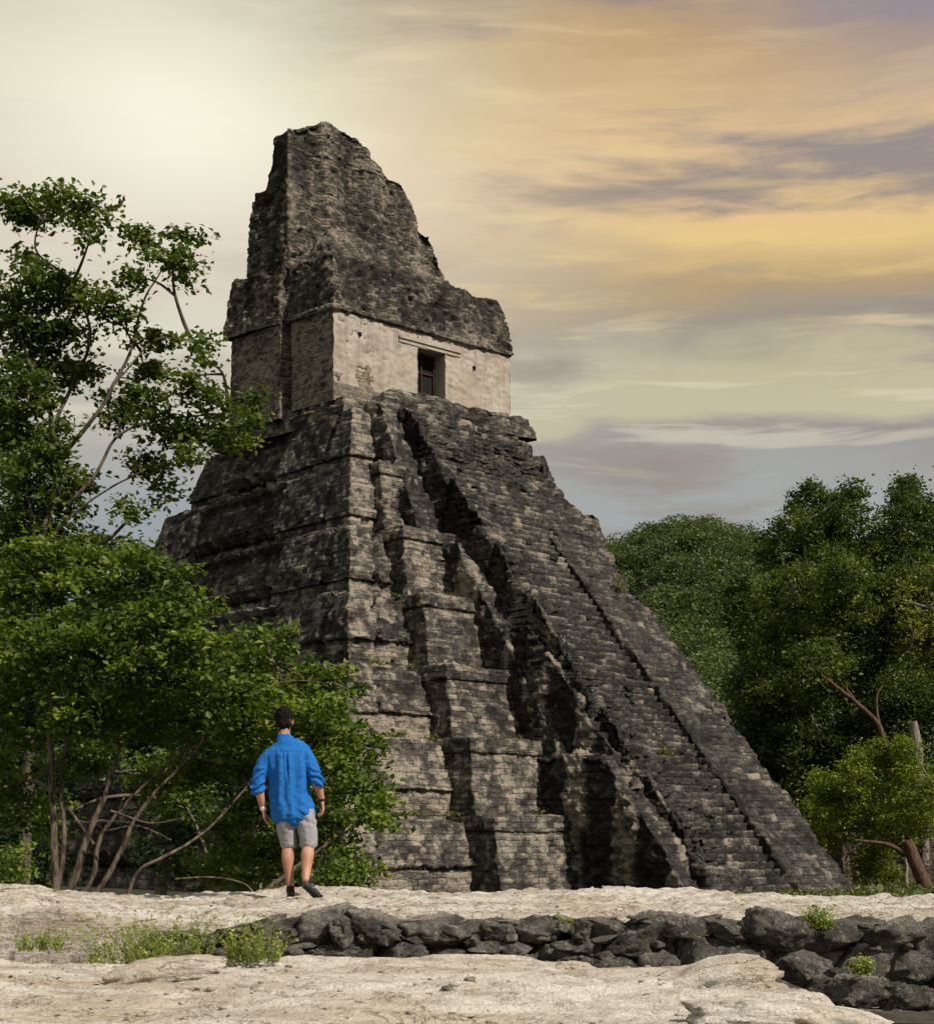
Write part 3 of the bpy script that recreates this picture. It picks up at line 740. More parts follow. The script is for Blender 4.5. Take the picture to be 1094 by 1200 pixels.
def tree(name, label, base, blobs, dens, size, lm, bm, limb_pts=None, r=.2, group=None, seed=1, fork=None, cat='tree', **kw):
    root = empty(name, tuple(base)); inv = Matrix.Translation(root.location).inverted()
    tag(root, label, cat, group)
    cr, tw = crown('crown', blobs, dens, size, lm, root, seed=seed, **kw); cr.matrix_parent_inverse = inv
    rg = np.random.default_rng(seed + 99)
    sets = list(limb_pts or [])
    base = np.array(base, float)
    fork = np.array(fork if fork is not None else (base + (np.mean([b[0] for b in blobs], 0) - base) * .35), float)
    if not limb_pts: sets.append(([base, (base + fork) / 2 + rg.normal(0, .05, 3), fork], r, r * .7))
    nodes = [fork] + [np.array(p[0][-1], float) for p in (limb_pts or [])] + [np.array(p[0][len(p[0]) // 2], float) for p in (limb_pts or [])]
    for c, rr in blobs:
        c = np.array(c, float)
        low = [q for q in nodes if q[2] < c[2] + .3] or nodes
        s = min(low, key=lambda q: np.linalg.norm(q - c))
        if np.linalg.norm(s - c) < .3: continue
        m = (s + c) / 2 + rg.normal(0, .05, 3) * np.linalg.norm(c - s); m[2] += .02 * np.linalg.norm(c - s)
        r0 = min(r * .38, .012 + .022 * np.linalg.norm(c - s) * r / .2)
        sets.append(([s, m, c], r0, r0 * .35)); nodes.append(c); nodes.append(m)
        for q in rg.choice(len(tw), 0): pass
    # twigs to a share of the leaf tufts
    cen = np.array([b[0] for b in blobs], float)
    pick = rg.choice(len(tw), min(len(tw), 260), replace=False)
    out = limbs(sets)
    for i in pick:
        s = cen[np.argmin(np.linalg.norm(cen - tw[i], axis=1))]
        out.append(tube([s, (s + tw[i]) / 2 + rg.normal(0, .06, 3), tw[i]], r * .05, r * .02, 4))
    t = join_tubes('trunk', out, bm, root); t.matrix_parent_inverse = inv
    return root

# tall feathery tree on the left
YA = 31.0
A_bl = [(65, 222, 20, 14), (100, 245, 26, 18), (50, 250, 30, 18), (14, 240, 22, 18), (108, 272, 13, 13), (170, 276, 20, 12), (218, 277, 20, 7), (202, 303, 26, 13), (222, 325, 12, 8),
        (155, 325, 20, 10), (40, 335, 42, 22), (92, 346, 36, 17), (135, 368, 26, 12), (18, 380, 38, 32), (75, 392, 38, 22), (55, 432, 42, 26), (15, 460, 42, 38), (108, 425, 18, 15),
        (182, 396, 22, 10), (228, 402, 16, 11), (240, 418, 9, 9), (170, 432, 28, 7), (218, 440, 18, 8), (238, 462, 26, 12), (158, 470, 34, 16), (192, 503, 34, 17), (238, 500, 22, 14),
        (280, 482, 20, 9), (305, 462, 10, 11), (262, 512, 22, 12), (296, 500, 8, 12), (222, 532, 17, 13), (170, 542, 24, 16), (190, 574, 16, 14), (160, 602, 12, 9), (130, 490, 20, 12),
        (25, 560, 42, 45), (70, 600, 30, 30), (15, 630, 50, 45), (60, 520, 20, 30), (20, 510, 40, 30), (15, 690, 50, 45), (75, 650, 38, 34), (115, 640, 22, 24), (150, 640, 18, 14), (90, 560, 20, 18), (30, 300, 16, 10), (150, 590, 14, 12)]
def P_(px, py, Y): return at(px, py, Y)
limbsA = [([P_(30, 1060, YA), P_(35, 850, YA), P_(45, 660, YA), P_(68, 560, YA), P_(62, 500, YA)], .17, .09),
          ([P_(62, 500, YA), P_(55, 460, YA), P_(38, 430, YA), P_(20, 380, YA)], .075, .03), ([P_(62, 500, YA), P_(90, 440, YA + .5), P_(105, 390, YA), P_(85, 330, YA), P_(40, 290, YA - .4), P_(60, 235, YA)], .06, .02),
          ([P_(68, 540, YA), P_(110, 490, YA), P_(135, 450, YA), P_(155, 400, YA), P_(170, 350, YA), P_(200, 300, YA)], .07, .02), ([P_(80, 590, YA), P_(110, 560, YA), P_(140, 510, YA), P_(200, 490, YA), P_(270, 485, YA)], .06, .02),
          ([P_(135, 450, YA), P_(180, 400, YA), P_(225, 400, YA)], .03, .012), ([P_(50, 640, YA), P_(90, 600, YA), P_(150, 560, YA), P_(220, 530, YA)], .045, .015)]
tree('feathery_tree', 'tallest tree on the left, open feathery dark crown reaching above the shorter bushy tree', P_(30, 1140, YA) * [1, 1, 0] + [0, 0, -2.6],
     pxblobs(A_bl, YA, .9, 1.0, 3), 8.0, .145, M['leafA'], M['barkA'], [(a_, b_ * .72, c_ * .72) for a_, b_, c_ in limbsA], .2, seed=11, spread=.32, per=34, tone=.5, tvar=.22, flat=.5, fork=P_(62, 500, YA), inner=.35)

# bushy bright tree on the left, standing behind the man
YB = 25.0
B_bl = [(20, 690, 45, 40), (75, 680, 60, 38), (140, 685, 55, 40), (200, 690, 32, 30), (222, 668, 12, 14), (240, 712, 14, 12), (60, 760, 70, 50), (150, 755, 70, 45), (225, 765, 50, 35), (275, 780, 40, 30), (320, 775, 35, 24),
        (300, 748, 18, 12), (328, 742, 10, 12), (365, 795, 28, 20), (398, 785, 12, 8), (410, 810, 14, 12), (375, 840, 42, 30), (415, 880, 30, 28), (432, 925, 24, 24), (425, 960, 24, 22), (452, 962, 16, 8), (390, 905, 40, 35),
        (335, 850, 50, 40), (290, 830, 50, 40), (235, 830, 50, 38), (170, 830, 60, 36), (95, 830, 55, 36), (25, 840, 50, 45), (15, 920, 35, 50, 2), (290, 905, 40, 40, 1.5), (340, 930, 40, 40, 1.5), (230, 890, 40, 28, 1.5), (385, 985, 26, 28, .5),
        (330, 1000, 40, 30, 1.5), (270, 985, 34, 30, 2), (95, 885, 35, 22, 2), (405, 1015, 30, 12, 0), (20, 790, 45, 40, 1), (415, 1010, 20, 22, .3), (105, 650, 22, 16), (165, 655, 24, 18), (30, 650, 28, 18), (180, 905, 40, 22, 3), (250, 1020, 30, 18, 3), (300, 1030, 26, 16, 2.5), (215, 940, 34, 22, 4), (60, 955, 26, 30, 3.5), (340, 965, 34, 26, .2), (190, 720, 40, 26)]
limbsB = [([P_(62, 1075, YB), P_(66, 1030, YB), P_(62, 960, YB), P_(58, 880, YB), P_(60, 820, YB)], 0.081, 0.037), ([P_(66, 1040, YB), P_(75, 990, YB), P_(72, 900, YB), P_(90, 820, YB)], 0.056, 0.025),
          ([P_(72, 1070, YB), P_(92, 1010, YB), P_(118, 950, YB), P_(130, 920, YB), P_(140, 860, YB)], 0.074, 0.028), ([P_(84, 1065, YB), P_(105, 1030, YB), P_(122, 975, YB), P_(160, 930, YB), P_(215, 880, YB)], 0.056, 0.019),
          ([P_(100, 1060, YB - .5), P_(140, 1000, YB - .5), P_(160, 955, YB - .5), P_(230, 880, YB - .5), P_(255, 830, YB)], 0.050, 0.019), ([P_(145, 1070, YB - 1), P_(160, 1025, YB - 1), P_(190, 1005, YB - 1), P_(240, 975, YB - .5), P_(290, 920, YB)], 0.037, 0.019),
          ([P_(130, 950, YB - .5), P_(175, 965, YB - .5), P_(215, 960, YB - .5)], 0.022, 0.009), ([P_(205, 1030, YB - 1), P_(250, 1028, YB - 1), P_(285, 1035, YB - 1), P_(300, 1050, YB - 1)], 0.019, 0.015), ([P_(110, 990, YB), P_(70, 930, YB), P_(40, 880, YB)], 0.031, 0.012),
          ([P_(122, 975, YB), P_(160, 968, YB - .4), P_(200, 985, YB - .6)], 0.025, 0.009), ([P_(255, 830, YB), P_(330, 800, YB), P_(390, 800, YB)], 0.022, 0.007), ([P_(215, 880, YB), P_(300, 850, YB), P_(380, 880, YB)], 0.019, 0.007)]
tree('bushy_tree', 'bushy bright green tree with several reddish stems directly behind the man in blue', P_(80, 1070, YB) * [1, 1, 0] + [0, 0, -2.6],
     pxblobs(B_bl, YB, .7, .9, 5), 11.5, .13, M['leafB'], M['bark'], limbsB, .16, seed=21, spread=.28, per=28, tone=.55, tvar=.27, flat=.55, fork=P_(62, 820, YB), inner=.25)

# shaded trees behind them
def forest_tree(px, py, rx, ry, Y, label, seed, lm, leaf=.2, dens=2.6, tone=.45, group=None, r=.3, bm='barkg', n=9, name='tree', per=20, low=.75, zb=-2.6, bs=.36, **kw):
    rg = np.random.default_rng(seed); k = Y / F; c = at(px, py, Y)
    bl = []
    for i in range(n):
        th = rg.uniform(0, 2 * np.pi); rr = math.sqrt(rg.random()) * .95; zz = rg.uniform(-low, .8)
        sc = math.sqrt(max(.12, 1 - abs(zz) ** 2))
        bl.append((c + np.array([math.cos(th) * rr * rx * k * sc, math.sin(th) * rr * rx * k * sc, zz * ry * k]), np.array([bs * rx, bs * rx, bs * .75 * ry]) * k * rg.uniform(.65, 1.35)))
    bl.append((c, np.array([.6 * rx, .5 * rx, .55 * ry]) * k))
    return tree(name, label, (c[0], c[1], zb), bl, dens, leaf, M[lm], M[bm], None, r, group, seed, tone=tone, per=per, **kw)
G1 = 'shaded trees behind the bushy tree'
LS = [(60, 830, 130, 190, 44, 'dark shaded tree at the far left edge behind the bushy tree'), (190, 870, 90, 150, 42, 'dark shaded tree in the middle behind the reddish stems'),
      (300, 930, 75, 105, 40, 'low dark tree behind the right side of the bushy tree'), (-40, 560, 90, 190, 40, 'tall dark tree cut off by the left edge of the photo')]
for i, (px, py, rx, ry, Y, lb) in enumerate(LS):
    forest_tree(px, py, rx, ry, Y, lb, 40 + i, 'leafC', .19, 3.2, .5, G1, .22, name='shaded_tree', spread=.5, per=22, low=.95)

def bush(px, py, rx, ry, Y, label, seed, lm='leafB', leaf=.09, dens=14, tone=.6, name='bush', group=None, zb=None, spread=.2):
    bl = pxblobs([(px, py, rx * .7, ry * .8), (px - rx * .4, py + ry * .3, rx * .55, ry * .55), (px + rx * .45, py + ry * .35, rx * .5, ry * .5), (px, py - ry * .45, rx * .4, ry * .45)], Y, .8, .15, seed)
    b = at(px, py + ry, Y); zb = b[2] if zb is None else zb
    return tree(name, label, (b[0], b[1], zb), bl, dens, leaf, M[lm], M['bark'], None, .05, group, seed, cat='bush', spread=spread, per=16, tone=tone)
bush(12, 1015, 30, 34, 17.5, 'small bright green bush at the left edge beside the reddish stems', 61, leaf=.07, dens=26, tone=.75)
bush(395, 1022, 42, 24, 19.0, 'low leafy green bush at the foot of the pyramid corner beside the man', 62, leaf=.075, dens=26, tone=.5)

# ---- trees on the right
G2 = 'jungle trees right of the pyramid'
RS = [(990, 645, 88, 90, 128, 'tall dark tree on the right with the highest crown against the sky', 'leafR', .30, .42),
      (1085, 640, 58, 88, 132, 'tallest tree at the right edge with thin branches showing sky', 'leafR', .30, .36),
      (905, 770, 60, 110, 118, 'dark rounded tree between the far forested hill and the tall dark tree', 'leafR', .30, .40),
      (985, 780, 110, 125, 104, 'broad olive tree standing in front of the tall dark tree', 'leafR', .26, .58),
      (1085, 750, 60, 95, 102, 'yellow green rounded tree at the right edge below the tallest tree', 'leafR', .25, .78),
      (895, 880, 65, 110, 106, 'dark tree rising right behind the stair edge', 'leafR', .26, .38),
      (960, 930, 70, 110, 100, 'dark green tree between the stair foot and the sunny bushes', 'leafR', .24, .40),
      (1050, 880, 75, 110, 98, 'deep green tree in the shade behind the pale bare trunk', 'leafR', .24, .34)]
for i, (px, py, rx, ry, Y, lb, lm, lf, tn) in enumerate(RS):
    forest_tree(px, py, rx, ry, Y, lb, 70 + i, lm, lf * 1.15, 1.3, tn, G2, .42, name='jungle_tree', n=38, spread=.8, per=34, low=.95, bs=.25, inner=.05)
# second layer of small sunny trees
RB = [(1000, 930, 52, 58, 84, 'sunny yellow green bush above the ruin wall beside the stair'), (1062, 920, 48, 62, 83, 'sunny yellow green bush around the pale bare trunk'),
      (960, 975, 36, 48, 92, 'sunny bush close to the lower edge of the stair'), (1020, 1018, 38, 28, 84, 'lowest sunny bush in front of the brown ruin wall'), (1075, 960, 34, 40, 88, 'sunny bush at the right edge above the dark trunk')]
for i, (px, py, rx, ry, Y, lb) in enumerate(RB):
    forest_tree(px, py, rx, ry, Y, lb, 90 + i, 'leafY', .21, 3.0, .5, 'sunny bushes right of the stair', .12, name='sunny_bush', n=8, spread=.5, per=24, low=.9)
def dead(name, label, paths, mat, cat, base):
    root = empty(name, tuple(base)); inv = Matrix.Translation(root.location).inverted(); tag(root, label, cat)
    o = join_tubes('trunk', limbs(paths), mat, root); o.matrix_parent_inverse = inv
dead('snag_tree', 'pale bare trunk standing among the sunny bushes at the right edge', [([P_(1084, 1060, 89), P_(1080, 960, 89), P_(1075, 890, 89), P_(1069, 846, 89)], .40, .26)], M['barkg'], 'tree', P_(1084, 1060, 89))
dead('leaning_tree', 'dark leaning trunk in front of the brown ruin wall', [([P_(1090, 1062, 80), P_(1080, 1030, 80), P_(1068, 1000, 80), P_(1060, 985, 80)], .42, .3), ([P_(1075, 1010, 80), P_(1040, 990, 80), P_(1000, 985, 80)], .16, .07)], M['barkd'], 'tree', P_(1090, 1062, 80))
dead('forked_tree', 'bare reddish forked branch showing in the dark jungle foliage', [([P_(1040, 900, 84), P_(1030, 850, 84), P_(1000, 822, 84), P_(975, 800, 84), P_(962, 790, 84)], .16, .06), ([P_(1030, 850, 84), P_(1026, 820, 84), P_(1034, 803, 84)], .10, .05), ([P_(1000, 822, 84), P_(992, 806, 84), P_(996, 800, 84)], .08, .04)], M['barkd'], 'tree', P_(1030, 1050, 84))

# brown ruin wall glimpsed under the bushes on the right
rwf = Frame(P_(985, 1050, 88)[:2], (1, .12), (-.12, 1))
rwall = loft('ruin_wall', rwf, [(-2.7, 0, 9, 0, 2.5), (.4, .1, 9, .1, 2.5), (.42, 1, 8, .8, 2)], M['ruin'], simple_fn(500, .4, .7, 1.2, .18), .15, .8)
tag(rwall, 'low brown ruined stone wall under the bushes on the right', 'wall')

# ------------------------------------------------------------------ terrain: ground, hill with forest, far mountains
def hill_h(x, y):
    h = 63 * np.exp(-(((x - 46) / 56) ** 2 + ((y - 360) / 95) ** 2)) + 16 * np.exp(-(((x - 120) / 80) ** 2 + ((y - 300) / 90) ** 2))
    h = h + 12 * np.exp(-(((x - 60) / 60) ** 2 + ((y - 200) / 50) ** 2))
    return h * sst(np.asarray(y, float), 130, 210) - 2.6
def ground():
    xs = np.concatenate([np.linspace(-9000, -300, 12), np.linspace(-250, 400, 66), np.linspace(450, 9000, 12)])
    ys = np.concatenate([np.linspace(-200, 120, 12), np.linspace(130, 600, 48), np.linspace(700, 12000, 14)])
    X, Y = np.meshgrid(xs, ys); Z = hill_h(X, Y)
    o = mesh_np('ground', np.stack([X, Y, Z], -1).reshape(-1, 3), grid_faces(len(ys), len(xs)), M['soil']); tag(o, kind='structure')
ground()
def mountains():
    xs = np.linspace(-2600, 2600, 140); ys = np.linspace(3000, 4200, 24)
    X, Y = np.meshgrid(xs, ys)
    P = np.stack([X, Y, X * 0], -1).reshape(-1, 3)
    r = np.exp(-((Y.ravel() - 3600) / 330) ** 2)
    Z = r * (560 + 130 * np.exp(-((X.ravel() + 760) / 260) ** 2) + 170 * fbm(P, .0022, 4, 3) + 30 * fbm(P, .012, 3, 4)) - 20
    P[:, 2] = Z
    o = mesh_np('mountains', P, grid_faces(len(ys), len(xs)), M['mount']); tag(o, kind='structure')
mountains()
def hill_forest():
    rg = np.random.default_rng(5); C, T = [], []
    n = 1500
    x = rg.uniform(10, 190, n * 3); y = rg.uniform(135, 420, n * 3)
    keep = (np.abs((x / y) * F + CX - 840) < 330); x, y = x[keep][:n], y[keep][:n]
    z = hill_h(x, y)
    Vs = []
    for i in range(len(x)):
        r = rg.uniform(2.8, 5.0); hh = rg.uniform(4.5, 7.5); c = np.array([x[i], y[i], z[i] + hh])
        m = 430
        d = rg.normal(size=(m, 3)); d[:, 2] = np.abs(d[:, 2]) * .9 - .35; d /= np.linalg.norm(d, axis=1, keepdims=True)
        lump = 1 + .28 * (vnoise(d * 2.6 + i) * 2 - 1)
        C.append(c + d * np.array([r, r, r * .8]) * (lump * rg.uniform(.85, 1.05, m))[:, None])
        T.append(np.clip(rg.normal(.48, .25) + rg.normal(0, .12, m), 0, 1))
    C = np.concatenate(C); T = np.concatenate(T)
    V, Fc, t = leaf_mesh(C, .64, T, 0, rg)
    tag(mesh_np('hill_forest', V, Fc, M['leafH'], {'tone': t}, smooth=False), 'dense green forest canopy covering the far hill beyond the stair', None, None, 'stuff')
hill_forest()

# ------------------------------------------------------------------ foreground: rock, platform, rubble wall
def height_sheet(name, xs, ys, zf, mat, frf=None, kind='structure'):
    X, Y = np.meshgrid(xs, ys); P = np.stack([X, Y, X * 0], -1).reshape(-1, 3)
    Z = zf(P); P[:, 2] = Z
    G = Z.reshape(X.shape)
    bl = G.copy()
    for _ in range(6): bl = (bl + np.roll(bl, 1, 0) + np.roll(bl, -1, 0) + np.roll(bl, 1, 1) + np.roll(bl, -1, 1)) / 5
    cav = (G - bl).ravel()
    fr = np.clip(.62 + cav * (22 if frf is None else frf), 0, 1)  # hollows darker, rises paler
    o = mesh_np(name, P, grid_faces(len(ys), len(xs)), mat, {'paleness': fr}); tag(o, kind=kind)
    return o, X, Y, G
def strata(P, seed, step=.03, sc=.8):
    h_ = fbm(P * np.array([.55, 1, 1]), sc, 5, seed)
    q = h_ * 4; f = q - np.floor(q)
    return (np.floor(q) + sst(f, .62, 1.0)) / 4 * step * 4
def edge_x(y): return np.interp(y, [3, 5, 6.5, 7.9, 8.7, 9.9, 10.4], [2.5, 2.15, 1.95, 1.62, 1.35, .75, .3])
def zfg(P):
    x, y = P[:, 0], P[:, 1]
    z = -.765 + .035 * fbm(P, .35, 2, 1) + strata(P, 12, .030, .75) + strata(P, 13, .009, 2.6) + .012 * fbm(P, 3.5, 5, 14) - .010 * sst(fbm(P, 7, 3, 17), .35, .6) - .02 * (y - 8) * 0
    z = z + .025 * sst(x, -1.8, -3.0)
    ex = edge_x(y) + .12 * fbm(P, 1.2, 3, 15)
    z = z - .75 * sst(x, ex, ex + .42) ** 1.0
    fy = 10.02 + .10 * fbm(P, 1.3, 3, 16) - .25 * sst(x, -2.2, -1.4) * 0
    z = z - .34 * sst(y, fy - .10, fy + .22)
    return z
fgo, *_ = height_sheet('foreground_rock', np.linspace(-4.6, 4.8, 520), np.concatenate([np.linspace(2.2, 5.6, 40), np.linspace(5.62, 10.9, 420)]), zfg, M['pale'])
def top_plat(x, y):
    P = np.stack([x, y, np.zeros_like(x)], -1)
    z = -.545 + .010 * np.clip(y - 11, 0, 3) + .06 * sst(x / y, -.20, -.31) + .02 * fbm(P, .5, 3, 22)
    return z
def zpl(P):
    x, y = P[:, 0], P[:, 1]
    z = top_plat(x, y) + strata(P, 23, .020, 1.1) + .022 * fbm(P, 3, 4, 24) - .022 * sst(fbm(P, 5.5, 3, 28), .3, .55)
    # flags with joints
    z = z + .022 * fbm(P, 9, 3, 25)
    z = z - 2.4 * sst(y, 15.3 + .15 * fbm(P, 1.0, 3, 26), 15.9 + .15 * fbm(P, 1.0, 3, 26))
    fy = front_y(x) + .04 * fbm(P, 2.2, 3, 27)
    z = z - .5 * sst(y, fy + .10, fy - .12)
    return z
def front_y(x): return 10.42 - .10 * sst(x, .5, 3.0) + .25 * sst(x, -2.3, -3.4)
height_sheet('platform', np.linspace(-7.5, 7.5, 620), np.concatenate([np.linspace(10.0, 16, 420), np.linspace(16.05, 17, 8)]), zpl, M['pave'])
def skirt():
    xs = np.linspace(-7.5, 7.5, 60); V = []
    tag(mesh_np('gully_floor', np.stack([*[g.ravel() for g in np.meshgrid(np.linspace(-4.6, 8, 150), np.linspace(9.2, 10.6, 20))], np.zeros(3000)], -1)
                + np.array([0, 0, -1.12]) + np.stack([np.zeros(3000), np.zeros(3000), .05 * fbm(np.stack([*[g.ravel() for g in np.meshgrid(np.linspace(-4.6, 8, 150), np.linspace(9.2, 10.6, 20))], np.zeros(3000)], -1), 3, 3, 9)], -1),
                grid_faces(20, 150), M['dirt']), kind='structure')
skirt()

def rock_verts(c, r, seed, n=18, sq=3.2, amp=.16, crag=0.0):
    """a squarish boulder: superellipsoid with noise"""
    u = np.linspace(0, 2 * np.pi, n * 2, endpoint=False); v = np.linspace(-np.pi / 2, np.pi / 2, n)
    U, Vv = np.meshgrid(u, v)
    d = np.stack([np.cos(Vv) * np.cos(U), np.cos(Vv) * np.sin(U), np.sin(Vv)], -1).reshape(-1, 3)
    k = (np.abs(d) ** sq).sum(1) ** (-1 / sq)
    p = d * k[:, None]
    nz = fbm(p + seed * 3.7, 1.4, 4, seed, .55)
    rid = 1 - np.abs(fbm(p + seed * 1.3, 2.6, 3, seed + 5)) * 1.2
    p = p * (1 + amp * nz + .06 * rid)[:, None]
    if crag: p = p * (1 + crag * (np.abs(fbm(p + seed * 2.1, 2.2, 4, seed + 8)) - .3) + crag * .5 * fbm(p + seed, 7, 3, seed + 9))[:, None]
    rg = np.random.default_rng(seed)
    if crag:
        for _ in range(14):
            nn = rg.normal(size=3); nn /= np.linalg.norm(nn); dd = rg.uniform(.68, .98)
            ex = np.maximum(0, p @ nn - dd); p = p - nn * (ex * .93)[:, None]
        p = p * (1 + .09 * fbm(p + seed, 3.0, 5, seed + 3, .62) - .06 * np.maximum(0, .25 - np.abs(fbm(p + seed * .7, 1.8, 2, seed + 4))) * 4)[:, None]
    a = rg.uniform(-.35, .35)
    ca, sa = math.cos(a), math.sin(a); b = rg.uniform(-.25, .25); cb, sb = math.cos(b), math.sin(b)
    q = p * np.array(r)
    x = q[:, 0] * cb - q[:, 2] * sb; z = q[:, 0] * sb + q[:, 2] * cb; y = q[:, 1]
    q = np.stack([x * ca - y * sa, x * sa + y * ca, z], -1)
    fr = np.clip(.15 + .70 * sst(p[:, 2], .5, 1.0) + .15 * nz, 0, 1)  # stone tops paled as a painted highlight
    return q + np.array(c), grid_faces(n, n * 2, True), fr
def rubble_wall():
    rg = np.random.default_rng(12); Vs, Fs, fr, o = [], [], [], 0; k = 0
    def add(c, r, n=18, **kw):
        nonlocal o, k
        V, Fc, f = rock_verts(c, r, 100 + k, n, **kw); k += 1
        Vs.append(V); Fs.append(Fc + o); fr.append(f); o += len(V)
    # each column of the wall: top follows the platform, deeper towards the right
    x = -2.15
    while x < 5.2:
        w = rg.uniform(.16, .34) if x < 1.3 else rg.uniform(.24, .42)
        f = front_y(np.array([x]))[0]
        top = top_plat(np.array([x]), np.array([f]))[0] - .015 + rg.uniform(-.015, .02)
        if x < -1.5: top -= .09 * (-1.5 - x) + .05
        z = top; row = 0
        bottom = -.98 if x < .4 else -1.5
        while z > bottom:
            hh = rg.uniform(.10, .18) if x < .9 else rg.uniform(.13, .24)
            if x < -1.6: hh *= .8
            add((x + w / 2 + rg.uniform(-.05, .05) + (row % 2) * w * .35, f - .02 - row * (.05 if x < .8 else .085) + rg.uniform(-.05, .04), z - hh / 2 + .01), (w * .72, .22, hh * .74), n=40, sq=4.0 + rg.uniform(-.8, 1.6), amp=.22, crag=.12)
            z -= hh * .98; row += 1
        for _ in range(7):
            zr = rg.uniform(bottom, top - .02); add((x + rg.uniform(0, w), f - .10 - (top - zr) * .35 + rg.uniform(-.05, .03), zr), (rg.uniform(.03, .10), .09, rg.uniform(.02, .06)), n=14, sq=3.4, amp=.3, crag=.1)
        for _ in range(3):
            add((x + rg.uniform(0, w), f - .02 + rg.uniform(-.08, .05), top + rg.uniform(-.03, .012)), (rg.uniform(.07, .16), .10, rg.uniform(.018, .035)), n=16, sq=3.4, amp=.3, crag=.1)
        x += w
    V = np.concatenate(Vs)
    ow = mesh_np('rubble_wall', V, np.concatenate(Fs), M['wallrock'], {'paleness': np.concatenate(fr)})
    tag(ow, 'low dark retaining wall of rough boulders along the front of the platform', 'wall')
rubble_wall()

def rock(name, label, px, py, rx, ry, Y, seed, mat='pale', depth=.6, n=40, sq=2.6, cat='rock', dz=0.0):
    k = Y / F; c = at(px, py, Y)
    V, Fc, fr = rock_verts((0, 0, 0), (rx * k, rx * k * depth, ry * k), seed, n, sq=sq, amp=.15)
    fine = fbm(V * 1.0 + seed, 9.0, 4, seed) * .012
    V = V * (1 + fine[:, None] / max(.05, ry * k))
    o = mesh_np(name, V + np.array([0, 0, dz]), Fc, M[mat], {'paleness': np.clip(fr + .25, 0, 1) if mat != 'wallrock' else fr}); o.location = tuple(c)
    tag(o, label, cat)
    return o
rock('rock', 'flat pale rock lying in front of the weeds on the left', 188, 1140, 66, 17, 8.65, 5, depth=.5)
rock('rock', 'small thin stone lying alone on the pale rock left of centre', 358, 1171, 26, 9, 7.55, 6, depth=.6)
rock('rock', 'large rounded pale boulder at the right end of the foreground slab', 812, 1158, 92, 26, 8.05, 8, depth=.8)
rock('rock', 'low flat pale boulder with stepped layers at the bottom right', 930, 1198, 120, 22, 6.75, 9, depth=.6)

# ------------------------------------------------------------------ weeds
def weed(name, label, px, py, w, h, Y, n, seed, group=None, z=None, stem=.0028, leaf=.024, flowers=True):
    rg = np.random.default_rng(seed); k = Y / F; b = at(px, py, Y)
    if z is not None: b[2] = z
    root = empty(name, tuple(b)); inv = Matrix.Translation(root.location).inverted(); tag(root, label, 'weed', group)
    tubes, C, T = [], [], []
    for i in range(n):
        s = b + np.array([rg.uniform(-.5, .5) * w * k * .75, rg.uniform(-.5, .5) * w * k * .45, -.01])
        hh = h * k * rg.uniform(.3, 1.25) * (1 - .5 * abs(s[0] - b[0]) / (w * k * .5 + 1e-6)); lean = rg.normal(0, .38, 2)
        e = s + np.array([lean[0] * hh, lean[1] * hh, hh]); m = (s + e) / 2 + np.array([lean[0], lean[1], 0]) * -.15 * hh
        sp = smooth_path([s, m, e], 4); tubes.append(tube(sp, stem, stem * .4, 4))
        for q in sp[1:]:
            for _ in range(2):
                C.append(q + rg.normal(0, .5, 3) * leaf * .9); T.append(rg.uniform(.1, .75))
        if flowers and rg.random() < .5:
            for _ in range(3): C.append(e + rg.normal(0, 1, 3) * .012); T.append(1.0)
    V, Fc, t = leaf_mesh(np.array(C), leaf, np.array(T), -.2, rg)
    l = mesh_np('leaves', V, Fc, M['weed'], {'tone': t}, smooth=False, parent=root); l.matrix_parent_inverse = inv
    st = join_tubes('stems', tubes, M['weedstem'], root); st.matrix_parent_inverse = inv
M['weedstem'] = mat_plain('weed_stem', (.12, .16, .04), (.20, .22, .06), 30)
WG = 'weeds growing along the foot of the low wall'
weed('weed_clump', 'widest weed clump, between the flat pale rock and the low wall', 150, 1138, 110, 60, 9.6, 90, 1, WG)
weed('weed_clump', 'yellow green weed clump just right of the widest clump', 215, 1128, 80, 55, 9.9, 70, 2, WG)
weed('weed_clump', 'bright weed clump in front of the boulders below the man', 298, 1124, 80, 45, 9.8, 80, 3, WG)
weed('weed_clump', 'sparse weeds at the left end of the low wall', 48, 1112, 60, 24, 10.3, 40, 4, WG)
weed('weed_clump', 'sparse weeds left of the flat pale rock', 120, 1152, 50, 30, 9.2, 25, 5, WG)
weed('tall_weed', 'tall thin flowering weed standing alone left of the man', 188, 1102, 12, 60, 11.2, 5, 6, stem=.004, leaf=.03)
weed('wall_plant', 'bright green plant growing on top of the boulder wall at the right', 958, 1086, 40, 24, 10.15, 40, 7, 'plants in the boulder wall')
weed('wall_plant', 'small green plant between boulders at the far right', 1010, 1140, 30, 22, 9.9, 22, 8, 'plants in the boulder wall')
weed('wall_plant', 'tiny green plant in the boulder wall near its middle', 742, 1160, 26, 16, 9.9, 16, 9, 'plants in the boulder wall')
weed('wall_plant', 'tiny green plant on the wall top right of the centre', 662, 1084, 18, 12, 10.3, 12, 10, 'plants in the boulder wall')

